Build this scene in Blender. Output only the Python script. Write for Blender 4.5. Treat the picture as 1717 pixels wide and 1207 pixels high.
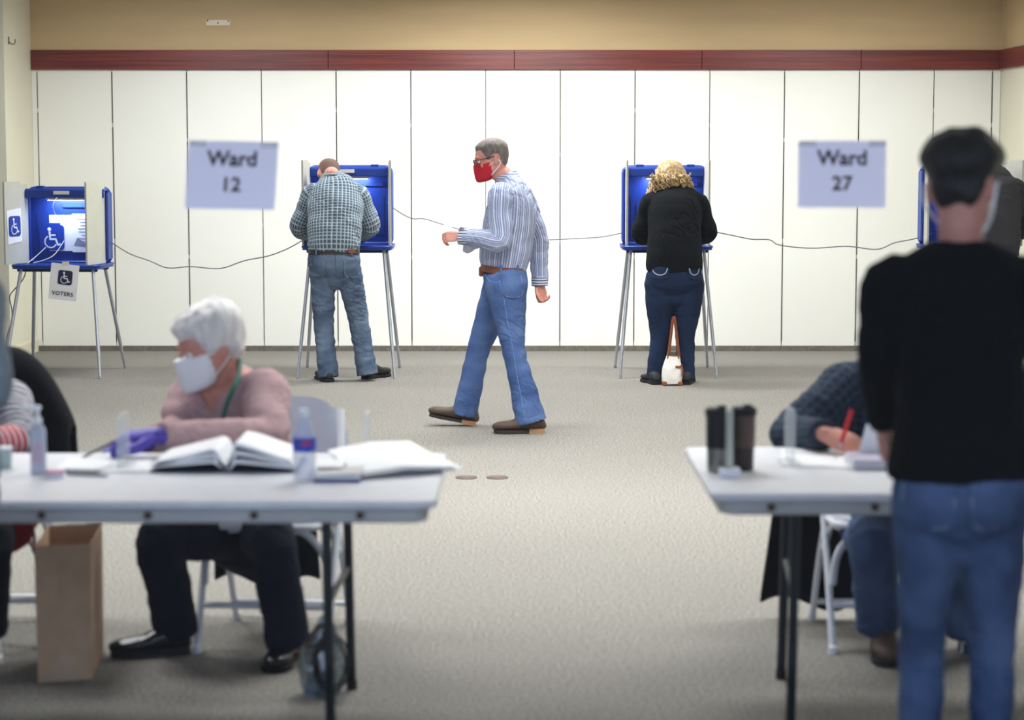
import bpy, bmesh, math, random
import numpy as np
from mathutils import Vector, Matrix, noise
from mathutils.bvhtree import BVHTree
from mathutils.interpolate import poly_3d_calc
random.seed(7)
for o in list(bpy.data.objects): bpy.data.objects.remove(o)
SC = bpy.context.scene
COL = SC.collection
PI = math.pi

# ------------------------------------------------------------------ camera, world, lights, exposure
CAM_H, FPX, CX, CY = 1.71, 3600.0, 858.5, 603.5
PITCH = math.radians(5.76)
cd = bpy.data.cameras.new('camera'); cam = bpy.data.objects.new('camera', cd); COL.objects.link(cam)
cam.location = (0, 0, CAM_H); cam.rotation_euler = (PI/2 - PITCH, 0, 0)
cd.sensor_width = 36; cd.lens = 36*FPX/1717; cd.clip_end = 100
cd.dof.use_dof = True; cd.dof.focus_distance = 14.6; cd.dof.aperture_fstop = 2.5
SC.camera = cam
vs = SC.view_settings
vs.view_transform = 'Standard'; vs.look = 'None'; vs.gamma = 1; vs.use_curve_mapping = False; vs.exposure = 0.0

w = bpy.data.worlds.new('world'); SC.world = w; w.use_nodes = True
bg = w.node_tree.nodes['Background']; bg.inputs[0].default_value = (0.74, 0.83, 1.0, 1); bg.inputs[1].default_value = 1.8

def area_light(x, y, z, sx, sy, watt, col, spread=150, rot=(0, 0, 0)):
    l = bpy.data.lights.new('ceiling_lamp', 'AREA'); l.shape = 'RECTANGLE'; l.size = sx; l.size_y = sy
    l.energy = watt; l.color = col; l.spread = math.radians(spread)
    o = bpy.data.objects.new('ceiling_lamp', l); COL.objects.link(o); o.location = (x, y, z); o.rotation_euler = rot
    return o
# rows of recessed ceiling fixtures: (x, y, watts)
LAMPS = [(x, y, wt) for (y, ws) in ((15.9, (54, 135, 54)), (13.2, (30, 62, 30)), (10.4, (66, 104, 66)), (8.0, (44, 48, 44)))
         for x, wt in zip((-2.35, 0.1, 2.55), ws)]
for (x, y, wt) in LAMPS:
    area_light(x, y, 2.955, 1.15, 0.55, wt, (1.0, 0.98, 0.945), 152 if y > 15 else 140, (math.radians(14 if y > 15 else 0), 0, 0))

# ------------------------------------------------------------------ helpers
def P(px, py, Y):
    """world point at distance Y (metres into the room) seen at photo position px, py"""
    c, s = math.cos(PITCH), math.sin(PITCH)
    dx, dy = px - CX, py - CY
    d = Vector((dx, c*FPX - s*dy, -s*FPX - c*dy))
    return Vector((0, 0, CAM_H)) + d*(Y/d.y)
def PZ(px, py, z):
    c, s = math.cos(PITCH), math.sin(PITCH)
    dx, dy = px - CX, py - CY
    d = Vector((dx, c*FPX - s*dy, -s*FPX - c*dy))
    return Vector((0, 0, CAM_H)) + d*((z - CAM_H)/d.z)
def lin(h):
    if isinstance(h, str):
        h = [int(h[i:i+2], 16)/255 for i in (1, 3, 5)]
        return tuple(c/12.92 if c <= .04045 else ((c+.055)/1.055)**2.4 for c in h)
    return tuple(h)

MATS = {}
class NT:
    def __init__(s, m): s.t = m.node_tree; s.n = s.t.nodes; s.b = s.n['Principled BSDF']
    def new(s, kind, **kw):
        x = s.n.new(kind)
        for k, v in kw.items(): setattr(x, k, v)
        return x
    def link(s, a, b): s.t.links.new(a, b)
    def math(s, op, a, b=None):
        x = s.new('ShaderNodeMath', operation=op)
        for i, q in enumerate((a, b)):
            if q is None: continue
            if isinstance(q, (int, float)): x.inputs[i].default_value = q
            else: s.link(q, x.inputs[i])
        return x.outputs[0]
    def mix(s, f, a, b, mode='MIX'):
        x = s.new('ShaderNodeMix', data_type='RGBA', blend_type=mode)
        for i, q in ((0, f), (6, a), (7, b)):
            if isinstance(q, (int, float)): x.inputs[i].default_value = q
            elif isinstance(q, tuple): x.inputs[i].default_value = (*q[:3], 1)
            else: s.link(q, x.inputs[i])
        return x.outputs[2]
    def noise(s, scale, detail=3, vec=None, stretch=None):
        x = s.new('ShaderNodeTexNoise'); x.inputs['Scale'].default_value = scale; x.inputs['Detail'].default_value = detail
        if vec is None: vec = s.new('ShaderNodeTexCoord').outputs['Object']
        if stretch:
            mp = s.new('ShaderNodeMapping'); mp.inputs['Scale'].default_value = stretch; s.link(vec, mp.inputs[0]); vec = mp.outputs[0]
        s.link(vec, x.inputs['Vector']); return x.outputs[0]
    def ramp(s, f, a, b):
        x = s.new('ShaderNodeMapRange'); x.inputs[1].default_value = a; x.inputs[2].default_value = b; s.link(f, x.inputs[0]); return x.outputs[0]
    def bump(s, h, strength, dist=.01):
        x = s.new('ShaderNodeBump'); x.inputs['Strength'].default_value = strength; x.inputs['Distance'].default_value = dist
        s.link(h, x.inputs['Height']); s.link(x.outputs[0], s.b.inputs['Normal'])
    def pat(s):
        a = s.new('ShaderNodeAttribute', attribute_name='pat'); q = s.new('ShaderNodeSeparateXYZ'); s.link(a.outputs['Vector'], q.inputs[0])
        return a.outputs['Vector'], q.outputs
    def lines(s, c, period, duty):
        return s.math('LESS_THAN', s.math('FRACT', s.math('DIVIDE', c, period)), duty)

def mat(name, col, rough=.6, metal=0., var=.06, vscale=6., bump=None, spec=.4, emit=None, alpha=1., sheen=0., trans=0., stretch=None):
    if name in MATS: return MATS[name]
    m = bpy.data.materials.new(name); m.use_nodes = True; k = NT(m); b = k.b
    c = lin(col)
    b.inputs['Roughness'].default_value = rough; b.inputs['Metallic'].default_value = metal
    b.inputs['Specular IOR Level'].default_value = spec
    if var:
        lo = tuple(max(0, x*(1-2*var)) for x in c); hi = tuple(min(1, x*(1+2*var)) for x in c)
        k.link(k.mix(k.ramp(k.noise(vscale, 4, stretch=stretch), .25, .75), lo, hi), b.inputs['Base Color'])
    else: b.inputs['Base Color'].default_value = (*c, 1)
    if bump: k.bump(k.noise(bump[0], 3, stretch=stretch), bump[1], .004)
    if emit: b.inputs['Emission Color'].default_value = (*lin(emit[0]), 1); b.inputs['Emission Strength'].default_value = emit[1]
    if sheen: b.inputs['Sheen Weight'].default_value = sheen
    if trans: b.inputs['Transmission Weight'].default_value = trans
    if alpha < 1: b.inputs['Alpha'].default_value = alpha
    MATS[name] = m; return m

class MB:
    """collects simple solids into one mesh"""
    def __init__(s): s.v = []; s.f = []
    def _add(s, vs_, fs_):
        n = len(s.v); s.v += [tuple(p) for p in vs_]; s.f += [tuple(i+n for i in f) for f in fs_]; return s
    def box(s, c, d, rz=0, M=None):
        R = Matrix.Rotation(rz, 3, 'Z') if M is None else M
        vs_ = [Vector(c) + R @ Vector((x*d[0]/2, y*d[1]/2, z*d[2]/2)) for x in (-1, 1) for y in (-1, 1) for z in (-1, 1)]
        return s._add(vs_, [(0,1,3,2),(4,6,7,5),(0,4,5,1),(2,3,7,6),(0,2,6,4),(1,5,7,3)])
    def rbox(s, c, d, r=.01, seg=3, M=None, rz=0):
        bm = bmesh.new(); bmesh.ops.create_cube(bm, size=1)
        for q in bm.verts: q.co = Vector((q.co.x*d[0], q.co.y*d[1], q.co.z*d[2]))
        bmesh.ops.bevel(bm, geom=list(bm.edges), offset=min(r, min(d)*.49), segments=seg, affect='EDGES', profile=.5)
        R = Matrix.Rotation(rz, 3, 'Z') if M is None else M
        bm.verts.index_update()
        s._add([Vector(c) + R @ q.co for q in bm.verts], [[q.index for q in f.verts] for f in bm.faces]); bm.free(); return s
    def tube(s, pts, r, n=10, cap=True, closed=False):
        pts = [Vector(p) for p in pts]; N = len(pts)
        rs = list(r) if isinstance(r, (list, tuple)) else [r]*N
        vs_ = []; fs_ = []; ref = None
        for i, p in enumerate(pts):
            if closed: t = pts[(i+1) % N] - pts[i-1]
            else: t = pts[min(i+1, N-1)] - pts[max(i-1, 0)]
            t = t.normalized() if t.length > 1e-9 else Vector((0, 0, 1))
            if ref is None: ref = t.orthogonal().normalized()
            ref = (ref - t*ref.dot(t)); ref = ref.normalized() if ref.length > 1e-6 else t.orthogonal().normalized()
            b = t.cross(ref)
            vs_ += [p + (ref*math.cos(a) + b*math.sin(a))*rs[i] for a in (2*PI*k/n for k in range(n))]
        for i in range(N if closed else N-1):
            j = (i+1) % N
            for k in range(n): fs_.append((i*n+k, i*n+(k+1) % n, j*n+(k+1) % n, j*n+k))
        if cap and not closed:
            fs_.append(tuple(range(n))[::-1]); fs_.append(tuple((N-1)*n+k for k in range(n)))
        return s._add(vs_, fs_)
    def lathe(s, prof, c=(0, 0, 0), n=24, M=None):
        vs_ = []; fs_ = []; R = M or Matrix.Identity(3)
        for (r, z) in prof:
            vs_ += [Vector(c) + R @ Vector((r*math.cos(2*PI*k/n), r*math.sin(2*PI*k/n), z)) for k in range(n)]
        for i in range(len(prof)-1):
            for k in range(n): fs_.append((i*n+k, i*n+(k+1) % n, (i+1)*n+(k+1) % n, (i+1)*n+k))
        fs_.append(tuple(range(n))[::-1]); fs_.append(tuple((len(prof)-1)*n+k for k in range(n)))
        return s._add(vs_, fs_)
    def prism(s, outline, o, ux, uy, th):
        """flat outline in (ux, uy) extruded by th along ux x uy"""
        ux, uy, o = Vector(ux), Vector(uy), Vector(o); nrm = ux.cross(uy).normalized()*th; n = len(outline)
        a = [o + ux*x + uy*y for x, y in outline]; b = [p + nrm for p in a]
        return s._add(a + b, [tuple(range(n))[::-1], tuple(range(n, 2*n))] + [(i, (i+1) % n, n+(i+1) % n, n+i) for i in range(n)])
    def grid(s, fn, nu, nv, th=0.0):
        """sheet fn(u,v) with thickness th"""
        vs_ = [Vector(fn(i/nu, j/nv)) for j in range(nv+1) for i in range(nu+1)]
        W = nu+1
        fs_ = [(j*W+i, j*W+i+1, (j+1)*W+i+1, (j+1)*W+i) for j in range(nv) for i in range(nu)]
        if th:
            N = len(vs_); down = []
            for j in range(nv+1):
                for i in range(nu+1):
                    a = vs_[j*W+min(i+1, nu)] - vs_[j*W+max(i-1, 0)]; b = vs_[min(j+1, nv)*W+i] - vs_[max(j-1, 0)*W+i]
                    nr = a.cross(b); down.append(vs_[j*W+i] - (nr.normalized() if nr.length > 1e-12 else Vector((0, 0, 1)))*th)
            fs_ = fs_ + [tuple(N+q for q in f[::-1]) for f in fs_]
            ring = [i for i in range(W)] + [j*W+nu for j in range(1, nv+1)] + [nv*W+i for i in range(nu-1, -1, -1)] + [j*W for j in range(nv-1, 0, -1)]
            for a, b in zip(ring, ring[1:]+ring[:1]): fs_.append((b, a, N+a, N+b))
            vs_ += down
        return s._add(vs_, fs_)
    def ball(s, c, r, n=12, M=None):
        r = (r, r, r) if isinstance(r, (int, float)) else r
        vs_ = []; fs_ = []; R = M or Matrix.Identity(3); h = n//2+1
        for j in range(h+1):
            a = PI*j/h
            vs_ += [Vector(c) + R @ Vector((r[0]*math.sin(a)*math.cos(2*PI*k/n), r[1]*math.sin(a)*math.sin(2*PI*k/n), r[2]*math.cos(a))) for k in range(n)]
        for j in range(h):
            for k in range(n): fs_.append((j*n+k, (j+1)*n+k, (j+1)*n+(k+1) % n, j*n+(k+1) % n))
        return s._add(vs_, fs_)
    def build(s, name, m, parent=None, smooth=False, origin=None):
        me = bpy.data.meshes.new(name)
        org = Vector(origin) if origin is not None else Vector((0, 0, 0))
        me.from_pydata([Vector(p) - org for p in s.v], [], s.f); me.validate()
        bm = bmesh.new(); bm.from_mesh(me); bmesh.ops.recalc_face_normals(bm, faces=bm.faces); bm.to_mesh(me); bm.free()
        if smooth:
            for p in me.polygons: p.use_smooth = True
            if smooth != 'all':
                bm = bmesh.new(); bm.from_mesh(me)
                for e in bm.edges:
                    if len(e.link_faces) == 2 and e.calc_face_angle(0) > .7: e.smooth = False
                bm.to_mesh(me); bm.free()
        me.materials.append(m)
        o = bpy.data.objects.new(name, me); COL.objects.link(o); o.location = org
        if parent is not None:
            o.parent = parent
            if origin is None: pass
        return o

def thing(name, label, cat, loc=(0, 0, 0), rz=0, group=None):
    o = bpy.data.objects.new(name, None); COL.objects.link(o); o.location = loc; o.rotation_euler = (0, 0, rz)
    o.empty_display_size = .1; o['label'] = label; o['category'] = cat
    if group: o['group'] = group
    return o
def tag(o, label, cat, group=None):
    o['label'] = label; o['category'] = cat
    if group: o['group'] = group
    return o
def struct(o): o['kind'] = 'structure'; return o
def local(root):
    """function that turns world points into the frame of a thing placed at root"""
    M = (Matrix.Translation(root.location) @ root.rotation_euler.to_matrix().to_4x4()).inverted()
    return lambda p: M @ Vector(p)
def text(string, size, o, ux, uy, m, parent, name='lettering', bold=.0, lift=.0012, align='CENTER', spacing=1.0):
    cu = bpy.data.curves.new(name, 'FONT'); cu.body = string; cu.size = size; cu.align_x = align; cu.align_y = 'CENTER'; cu.offset = bold
    cu.extrude = .0004; cu.space_character = spacing; cu.resolution_u = 4
    t = bpy.data.objects.new(name, cu); COL.objects.link(t)
    me = bpy.data.meshes.new_from_object(t.evaluated_get(bpy.context.evaluated_depsgraph_get()))
    bpy.data.objects.remove(t); bpy.data.curves.remove(cu)
    ux, uy = Vector(ux).normalized(), Vector(uy).normalized(); nz = ux.cross(uy)
    M = Matrix((( *[ux[0], uy[0], nz[0], o[0]+nz[0]*lift],), (ux[1], uy[1], nz[1], o[1]+nz[1]*lift), (ux[2], uy[2], nz[2], o[2]+nz[2]*lift), (0, 0, 0, 1)))
    me.transform(M); me.materials.clear(); me.materials.append(m)
    ob = bpy.data.objects.new(name, me); COL.objects.link(ob); ob.parent = parent; return ob
def crom(pts, sub):
    """smooth curve through points"""
    pts = [Vector(p) for p in pts]; out = []
    for i in range(len(pts)-1):
        a, b, c, d = pts[max(i-1, 0)], pts[i], pts[i+1], pts[min(i+2, len(pts)-1)]
        for k in range(sub):
            t = k/sub
            out.append(.5*((2*b) + (c-a)*t + (2*a-5*b+4*c-d)*t*t + (-a+3*b-3*c+d)*t**3))
    return out + [pts[-1]]

# ------------------------------------------------------------------ materials
def m_carpet():
    m = bpy.data.materials.new('carpet'); m.use_nodes = True; k = NT(m)
    co = k.new('ShaderNodeTexCoord').outputs['Object']
    big = k.ramp(k.noise(.7, 3, co), .3, .7); fine = k.ramp(k.noise(95, 2, co), .3, .7)
    rows = k.noise(1, 2, co, stretch=(150, 80, 1))
    c = k.mix(fine, lin('#403d39'), lin('#a9a59d'))
    c = k.mix(k.math('MULTIPLY', k.ramp(rows, .38, .62), .4), c, lin('#807c75'))
    c = k.mix(k.math('MULTIPLY', big, .2), c, lin('#706c66'))
    k.link(c, k.b.inputs['Base Color']); k.b.inputs['Roughness'].default_value = .95; k.b.inputs['Specular IOR Level'].default_value = .1
    k.bump(rows, .6, .006); return m
def m_wood():
    m = bpy.data.materials.new('mahogany'); m.use_nodes = True; k = NT(m)
    g = k.noise(1, 5, stretch=(1.2, 30, 60))
    k.link(k.mix(k.ramp(g, .3, .7), lin('#4c140e'), lin('#84301f')), k.b.inputs['Base Color'])
    k.b.inputs['Roughness'].default_value = .38; return m
def m_standard():
    m = bpy.data.materials.new('slotted_standard'); m.use_nodes = True; k = NT(m)
    q = k.new('ShaderNodeSeparateXYZ'); k.link(k.new('ShaderNodeTexCoord').outputs['Object'], q.inputs[0])
    k.link(k.mix(k.lines(q.outputs[2], .024, .66), lin('#6a6456'), lin('#0c0a08')), k.b.inputs['Base Color']); k.b.inputs['Roughness'].default_value = .6
    return m
def m_denim(name, base, fade, amt=.5):
    m = bpy.data.materials.new(name); m.use_nodes = True; k = NT(m)
    v, q = k.pat()
    tw = k.noise(420, 2); big = k.ramp(k.noise(5.5, 3), .40, .72)
    c = k.mix(k.math('MULTIPLY', big, amt), lin(base), lin(fade))
    c = k.mix(k.math('MULTIPLY', k.ramp(tw, .3, .7), .35), c, lin(fade))
    k.link(c, k.b.inputs['Base Color']); k.b.inputs['Roughness'].default_value = .9; k.b.inputs['Specular IOR Level'].default_value = .15
    k.bump(k.noise(38, 4), .35, .01); return m
def m_plaid(name, base, light, dark, per=.02):
    m = bpy.data.materials.new(name); m.use_nodes = True; k = NT(m); v, q = k.pat()
    c = k.mix(k.lines(q[0], per*1.0, .55), lin(base), lin(dark)); c = k.mix(k.math('MULTIPLY', k.lines(q[1], per*1.05, .5), .6), c, lin(dark))
    l1 = k.lines(k.math('ADD', q[0], .004), per, .26); l2 = k.lines(k.math('ADD', q[1], .006), per*1.05, .24)
    c = k.mix(k.math('MULTIPLY', k.math('MAXIMUM', l1, l2), .8), c, lin(light))
    k.link(c, k.b.inputs['Base Color']); k.b.inputs['Roughness'].default_value = .9; k.b.inputs['Specular IOR Level'].default_value = .15
    k.bump(k.noise(30, 4), .3, .01); return m
def m_stripe(name, base, dark, third, per=.016, duty=.42, axis=0):
    m = bpy.data.materials.new(name); m.use_nodes = True; k = NT(m); v, q = k.pat()
    c = k.mix(k.lines(q[axis], per, duty), lin(base), lin(dark))
    c = k.mix(k.lines(k.math('ADD', q[axis], .004), per*3, .12), c, lin(third))
    k.link(c, k.b.inputs['Base Color']); k.b.inputs['Roughness'].default_value = .9; k.b.inputs['Specular IOR Level'].default_value = .15
    k.bump(k.noise(30, 4), .3, .01); return m
def m_zstripe(name, base, dark, per, axis=2, duty=.45):
    m = bpy.data.materials.new(name); m.use_nodes = True; k = NT(m)
    q = k.new('ShaderNodeSeparateXYZ'); k.link(k.new('ShaderNodeTexCoord').outputs['Object'], q.inputs[0])
    k.link(k.mix(k.lines(q.outputs[axis], per, duty), lin(base), lin(dark)), k.b.inputs['Base Color']); k.b.inputs['Roughness'].default_value = .9
    return m
def m_sheet(name, col, thru=.4):
    """thin paper: light from behind glows through it"""
    m = bpy.data.materials.new(name); m.use_nodes = True; k = NT(m); t = m.node_tree
    k.b.inputs['Base Color'].default_value = (*lin(col), 1); k.b.inputs['Roughness'].default_value = .6
    tl = k.new('ShaderNodeBsdfTranslucent'); tl.inputs[0].default_value = (*lin(col), 1); mx = k.new('ShaderNodeMixShader'); mx.inputs[0].default_value = thru
    k.link(k.b.outputs[0], mx.inputs[1]); k.link(tl.outputs[0], mx.inputs[2]); k.link(mx.outputs[0], k.n['Material Output'].inputs[0]); return m
def m_band(name):
    """knit top with pale rings, red rings near the cuff"""
    m = bpy.data.materials.new(name); m.use_nodes = True; k = NT(m); v, q = k.pat()
    red = k.math('GREATER_THAN', q[1], .40)
    base = k.mix(red, lin('#5b6070'), lin('#c03048'))
    k.link(k.mix(k.lines(q[1], .026, .34), base, lin('#d9d4d6')), k.b.inputs['Base Color']); k.b.inputs['Roughness'].default_value = .9
    return m
def m_glass(name, tint, refl, rough=.02):
    m = bpy.data.materials.new(name); m.use_nodes = True; t = m.node_tree; t.nodes.clear()
    out = t.nodes.new('ShaderNodeOutputMaterial'); mx = t.nodes.new('ShaderNodeMixShader'); tr = t.nodes.new('ShaderNodeBsdfTransparent'); gl = t.nodes.new('ShaderNodeBsdfGlossy')
    tr.inputs[0].default_value = (*lin(tint), 1); gl.inputs['Roughness'].default_value = rough; mx.inputs[0].default_value = refl
    t.links.new(tr.outputs[0], mx.inputs[1]); t.links.new(gl.outputs[0], mx.inputs[2]); t.links.new(mx.outputs[0], out.inputs[0]); return m
CARPET = m_carpet(); WOOD = m_wood(); STANDARD = m_standard()
CREAM = mat('cream_panel', '#f5f4ec', .45, var=.012, vscale=1.5, spec=.35)
CREAMW = mat('cream_wall', '#e6e2cc', .7, var=.02, vscale=2)
PALE = mat('pale_wall', '#dfe3ea', .7, var=.02, vscale=2)
TAN = mat('tan_wall', '#c9ae84', .75, var=.04, vscale=3, stretch=(.3, 1, 2))
DARKGAP = mat('dark_gap', '#35302a', .9)
BASE = mat('carpet_base', '#6f6960', .95, var=.2, vscale=60)
BLUE = mat('blue_plastic', '#17398f', .42, var=.03, bump=(220, .15))
GREYP = mat('grey_panel', '#c3c2b4', .6, var=.03, vscale=8)
SILVER = mat('aluminium', '#b8bcc6', .35, .75, var=.05)
PAPER = mat('white_paper', '#f2f2f4', .55, var=.01)
INK = mat('black_ink', '#2a2632', .8, var=0)
ISA = mat('access_blue', '#123a9c', .5, var=.02)
NAVY = mat('access_navy', '#1c2444', .5, var=.02)
WHITEP = mat('white_print', '#f0f2f8', .6, var=0)
CORD = mat('grey_cord', '#6d6a70', .6, var=.05)
TABLETOP = mat('table_plastic', '#dcdce2', .42, var=.03, vscale=20, bump=(300, .1))
TABLEEDGE = mat('table_skirt', '#b4b2b0', .5, var=.04)
LEGMETAL = mat('dark_steel', '#23282b', .45, .5)
CHAIRW = mat('white_enamel', '#dfe2ea', .4, .0, var=.03)
CHAIRG = mat('chair_back_grey', '#aab4c4', .45, var=.03)
SKIN = mat('skin', '#d79c86', .55, var=.06, vscale=18, spec=.35)
SKIN2 = mat('skin_flushed', '#c98c7c', .55, var=.07, vscale=16, spec=.35)
BLACKCLOTH = mat('black_cloth', '#0d0f12', .9, var=.12, vscale=12, bump=(40, .3), spec=.12)
RUBBER = mat('black_rubber', '#1d1e20', .7, var=.1)
BROWNL = mat('brown_leather', '#4a3a2e', .6, var=.15, vscale=14, bump=(60, .3))
TANL = mat('tan_leather', '#8a4d2c', .5, var=.12, vscale=18)
SOLE = mat('tan_sole', '#9b7354', .6, var=.1)
EYEW = mat('eye_white', '#e8e4e0', .3, var=0)
# ------------------------------------------------------------------ the room
YB = 17.70                                   # back wall
XL, XR, ZC = -3.93, 4.0, 3.0
YW = 2.6                                     # shop window
YRET = 16.76                                 # end of the alcove's left side
floor = struct(MB().box((-.6, 10, -.05), (11, 15.6, .1)).build('floor', CARPET))
pave = struct(MB().box((-.6, .2, -.07), (14, 4, .1)).build('floor_pavement', mat('concrete', '#8d8b86', .9, var=.1, vscale=5, bump=(60, .4))))
ceil_ = struct(MB().box((-.6, 10.2, ZC+.05), (11, 15.3, .1)).build('ceiling', mat('ceiling_tile', '#d8d5cc', .9, var=.03)))
wb = struct(MB().box(((XL+XR)/2, YB+.1, ZC/2), (XR-XL+.4, .14, ZC)).build('wall_back', DARKGAP))
zt0, zt1 = P(858, 117, YB).z, P(858, 84, YB).z
zp0 = P(858, 579.5, YB).z
seams = [XL] + [-3.885 + .6115*i for i in range(13)] + [3.93, XR]
for i in range(len(seams)-1):
    a, b = seams[i], seams[i+1]; g = .0035 if i else .001
    MB().box(((a+b)/2, YB+.02, (zp0+zt0)/2+.01), (b-a-2*g, .03, zt0-zp0+.02)).build('wall_panel', CREAM, wb)
    if i:
        z0, z1 = zp0+.02, zt0
        brk = [z0] + [z for z in ((.78+.13*((i*5) % 3)), (1.62+.12*((i*7) % 4)))] + [z1]
        for q in range(3):
            MB().box((a, YB+.012, (brk[q]+brk[q+1])/2), (.0095 if i % 3 != 1 else .006, .018, brk[q+1]-brk[q]-.035)).build('shelf_standard', STANDARD, wb)
MB().box(((XL+XR)/2, YB+.02, (zt1+ZC)/2), (XR-XL, .04, ZC-zt1)).build('upper_panel', TAN, wb)
tr = struct(MB().box(((XL+XR)/2, YB+.005, (zt0+zt1)/2), (XR-XL, .03, zt1-zt0-.01)).build('trim_1', DARKGAP))
cuts = [XL, -1.50, .02, 1.55, 2.85, XR]
for a, b in zip(cuts, cuts[1:]):
    MB().rbox(((a+b)/2, YB-.012, (zt0+zt1)/2), (b-a-.002, .024, zt1-zt0), .003, 1).build('board', WOOD, tr)
struct(MB().box(((XL+XR)/2, YB+.005, zp0/2), (XR-XL, .03, zp0)).build('baseboard_back', BASE))
wl = struct(MB().box((XL-.1, (YRET+YB)/2+.1, ZC/2), (.2, YB-YRET+.2, ZC)).build('wall_left', CREAMW))
struct(MB().box((XL+.006, (YRET+YB)/2, .05), (.012, YB-YRET-.02, .10)).build('baseboard_left', mat('cream_base', '#ded8bd', .6)))
struct(MB().box((-5.0, YRET+.12, ZC/2), (1.94, .24, ZC)).build('wall_left_return', PALE))
struct(MB().box((-6.05, 9.6, ZC/2), (.1, 14.2, ZC)).build('wall_left_side', PALE))
wr = struct(MB().box((XR+.1, (YW+YB)/2, ZC/2), (.2, YB-YW+.2, ZC)).build('wall_right', CREAMW))
MB().box((XR+.0, (YW+YB)/2, (zt1+ZC)/2), (.02, YB-YW-.1, ZC-zt1)).build('upper_panel', TAN, wr)
tr2 = struct(MB().box((XR-.004, (YW+YB)/2, (zt0+zt1)/2), (.01, YB-YW-.1, zt1-zt0-.01)).build('trim_2', DARKGAP))
ys = [YW+.1, 5.2, 7.7, 10.2, 12.7, 15.2, YB-.026]
WOODY = m_wood(); WOODY.node_tree.nodes['Mapping'].inputs['Scale'].default_value = (30, 1.2, 60)
for a, b in zip(ys, ys[1:]): MB().rbox((XR-.016, (a+b)/2, (zt0+zt1)/2), (.022, b-a-.002, zt1-zt0), .003, 1).build('board', WOODY, tr2)
struct(MB().box((XR-.006, (YW+YB)/2, .05), (.012, YB-YW-.1, .10)).build('baseboard_right', MATS['cream_base']))
# shop window between the street and the room
win = struct(MB().box((-.6, YW, 1.58), (10.6, .008, 2.4)).build('window_1', m_glass('window_glass', '#f6f9fc', .003)))
FR = mat('anodised_frame', '#54524f', .45, .6)
for x in (-5.85, -2.7, 2.7, 3.95): MB().box((x, YW, 1.58), (.07, .12, 2.4)).build('mullion', FR, win)
for z in (.36, 2.8): MB().box((-.6, YW, z), (10.6, .12, .09)).build('rail', FR, win)
struct(MB().box((-.6, YW, .155), (10.8, .2, .31)).build('wall_front', PALE))
struct(MB().box((-.6, YW, 2.92), (10.8, .2, .16)).build('wall_front_header', PALE))
# ceiling fixtures carrying the lamps
FIX = mat('fixture_white', '#e8e8e4', .5); DIF = mat('diffuser', '#ffffff', .5, var=0, emit=('#fff4e2', 3.0))
for i, (x, y, wt) in enumerate(LAMPS):
    t = thing('ceiling_light', 'recessed fluorescent ceiling fixture with white frame', 'ceiling light', (x, y, ZC), 0, 'recessed ceiling lights')
    f = MB()
    for sx in (-1, 1): f.box((sx*.6, 0, -.012), (.03, .62, .025)); f.box((0, sx*.3, -.012), (1.2, .03, .025))
    f.build('frame', FIX, t); MB().box((0, 0, -.006), (1.17, .57, .008)).build('diffuser', DIF, t)
# marks on the walls
t = thing('wall_bracket', 'small white mounting plate with three screws high on tan wall', 'bracket', P(366, 38, YB))
MB().rbox((0, -.008, 0), (.2, .016, .048), .006, 2).build('plate', mat('ivory', '#e6dccb', .6), t)
for x, z in ((-.085, .015), (0, -.003), (.085, .012)): MB().lathe([(.006, 0), (.006, .004), (.003, .006)], (x, -.016, z), 10, Matrix.Rotation(PI/2, 3, 'X')).build('screw', LEGMETAL, t)
p = P(17, 70, 16.92)
t = thing('wall_hook', 'small bent metal hook high on cream left wall', 'hook', (XL, 16.92, p.z))
MB().box((.003, 0, .01), (.006, .02, .06)).build('plate', mat('hook_grey', '#6b675e', .5, .6), t)
MB().tube(crom([(.005, 0, 0), (.03, 0, -.02), (.05, 0, -.01), (.052, 0, .02)], 4), .004, 8).build('hook_arm', MATS['hook_grey'], t, True)
BRN = mat('bronze_cover', '#5c5048', .5, .3, var=.1)
for px, lab in ((782, 'round brown floor outlet cover in carpet, left one of the pair'), (834, 'round brown floor outlet cover in carpet, right one of the pair')):
    q = PZ(px, 801, 0); t = thing('floor_outlet_cover', lab, 'outlet cover', q, 0, 'floor outlet covers')
    MB().lathe([(.056, 0), (.056, .004), (.05, .007), (.0, .007)], n=28).build('rim', BRN, t); MB().lathe([(.034, .007), (.034, .009), (.0, .0095)], n=24).build('lid', mat('bronze_lid', '#6a5c52', .55, .2), t)

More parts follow.
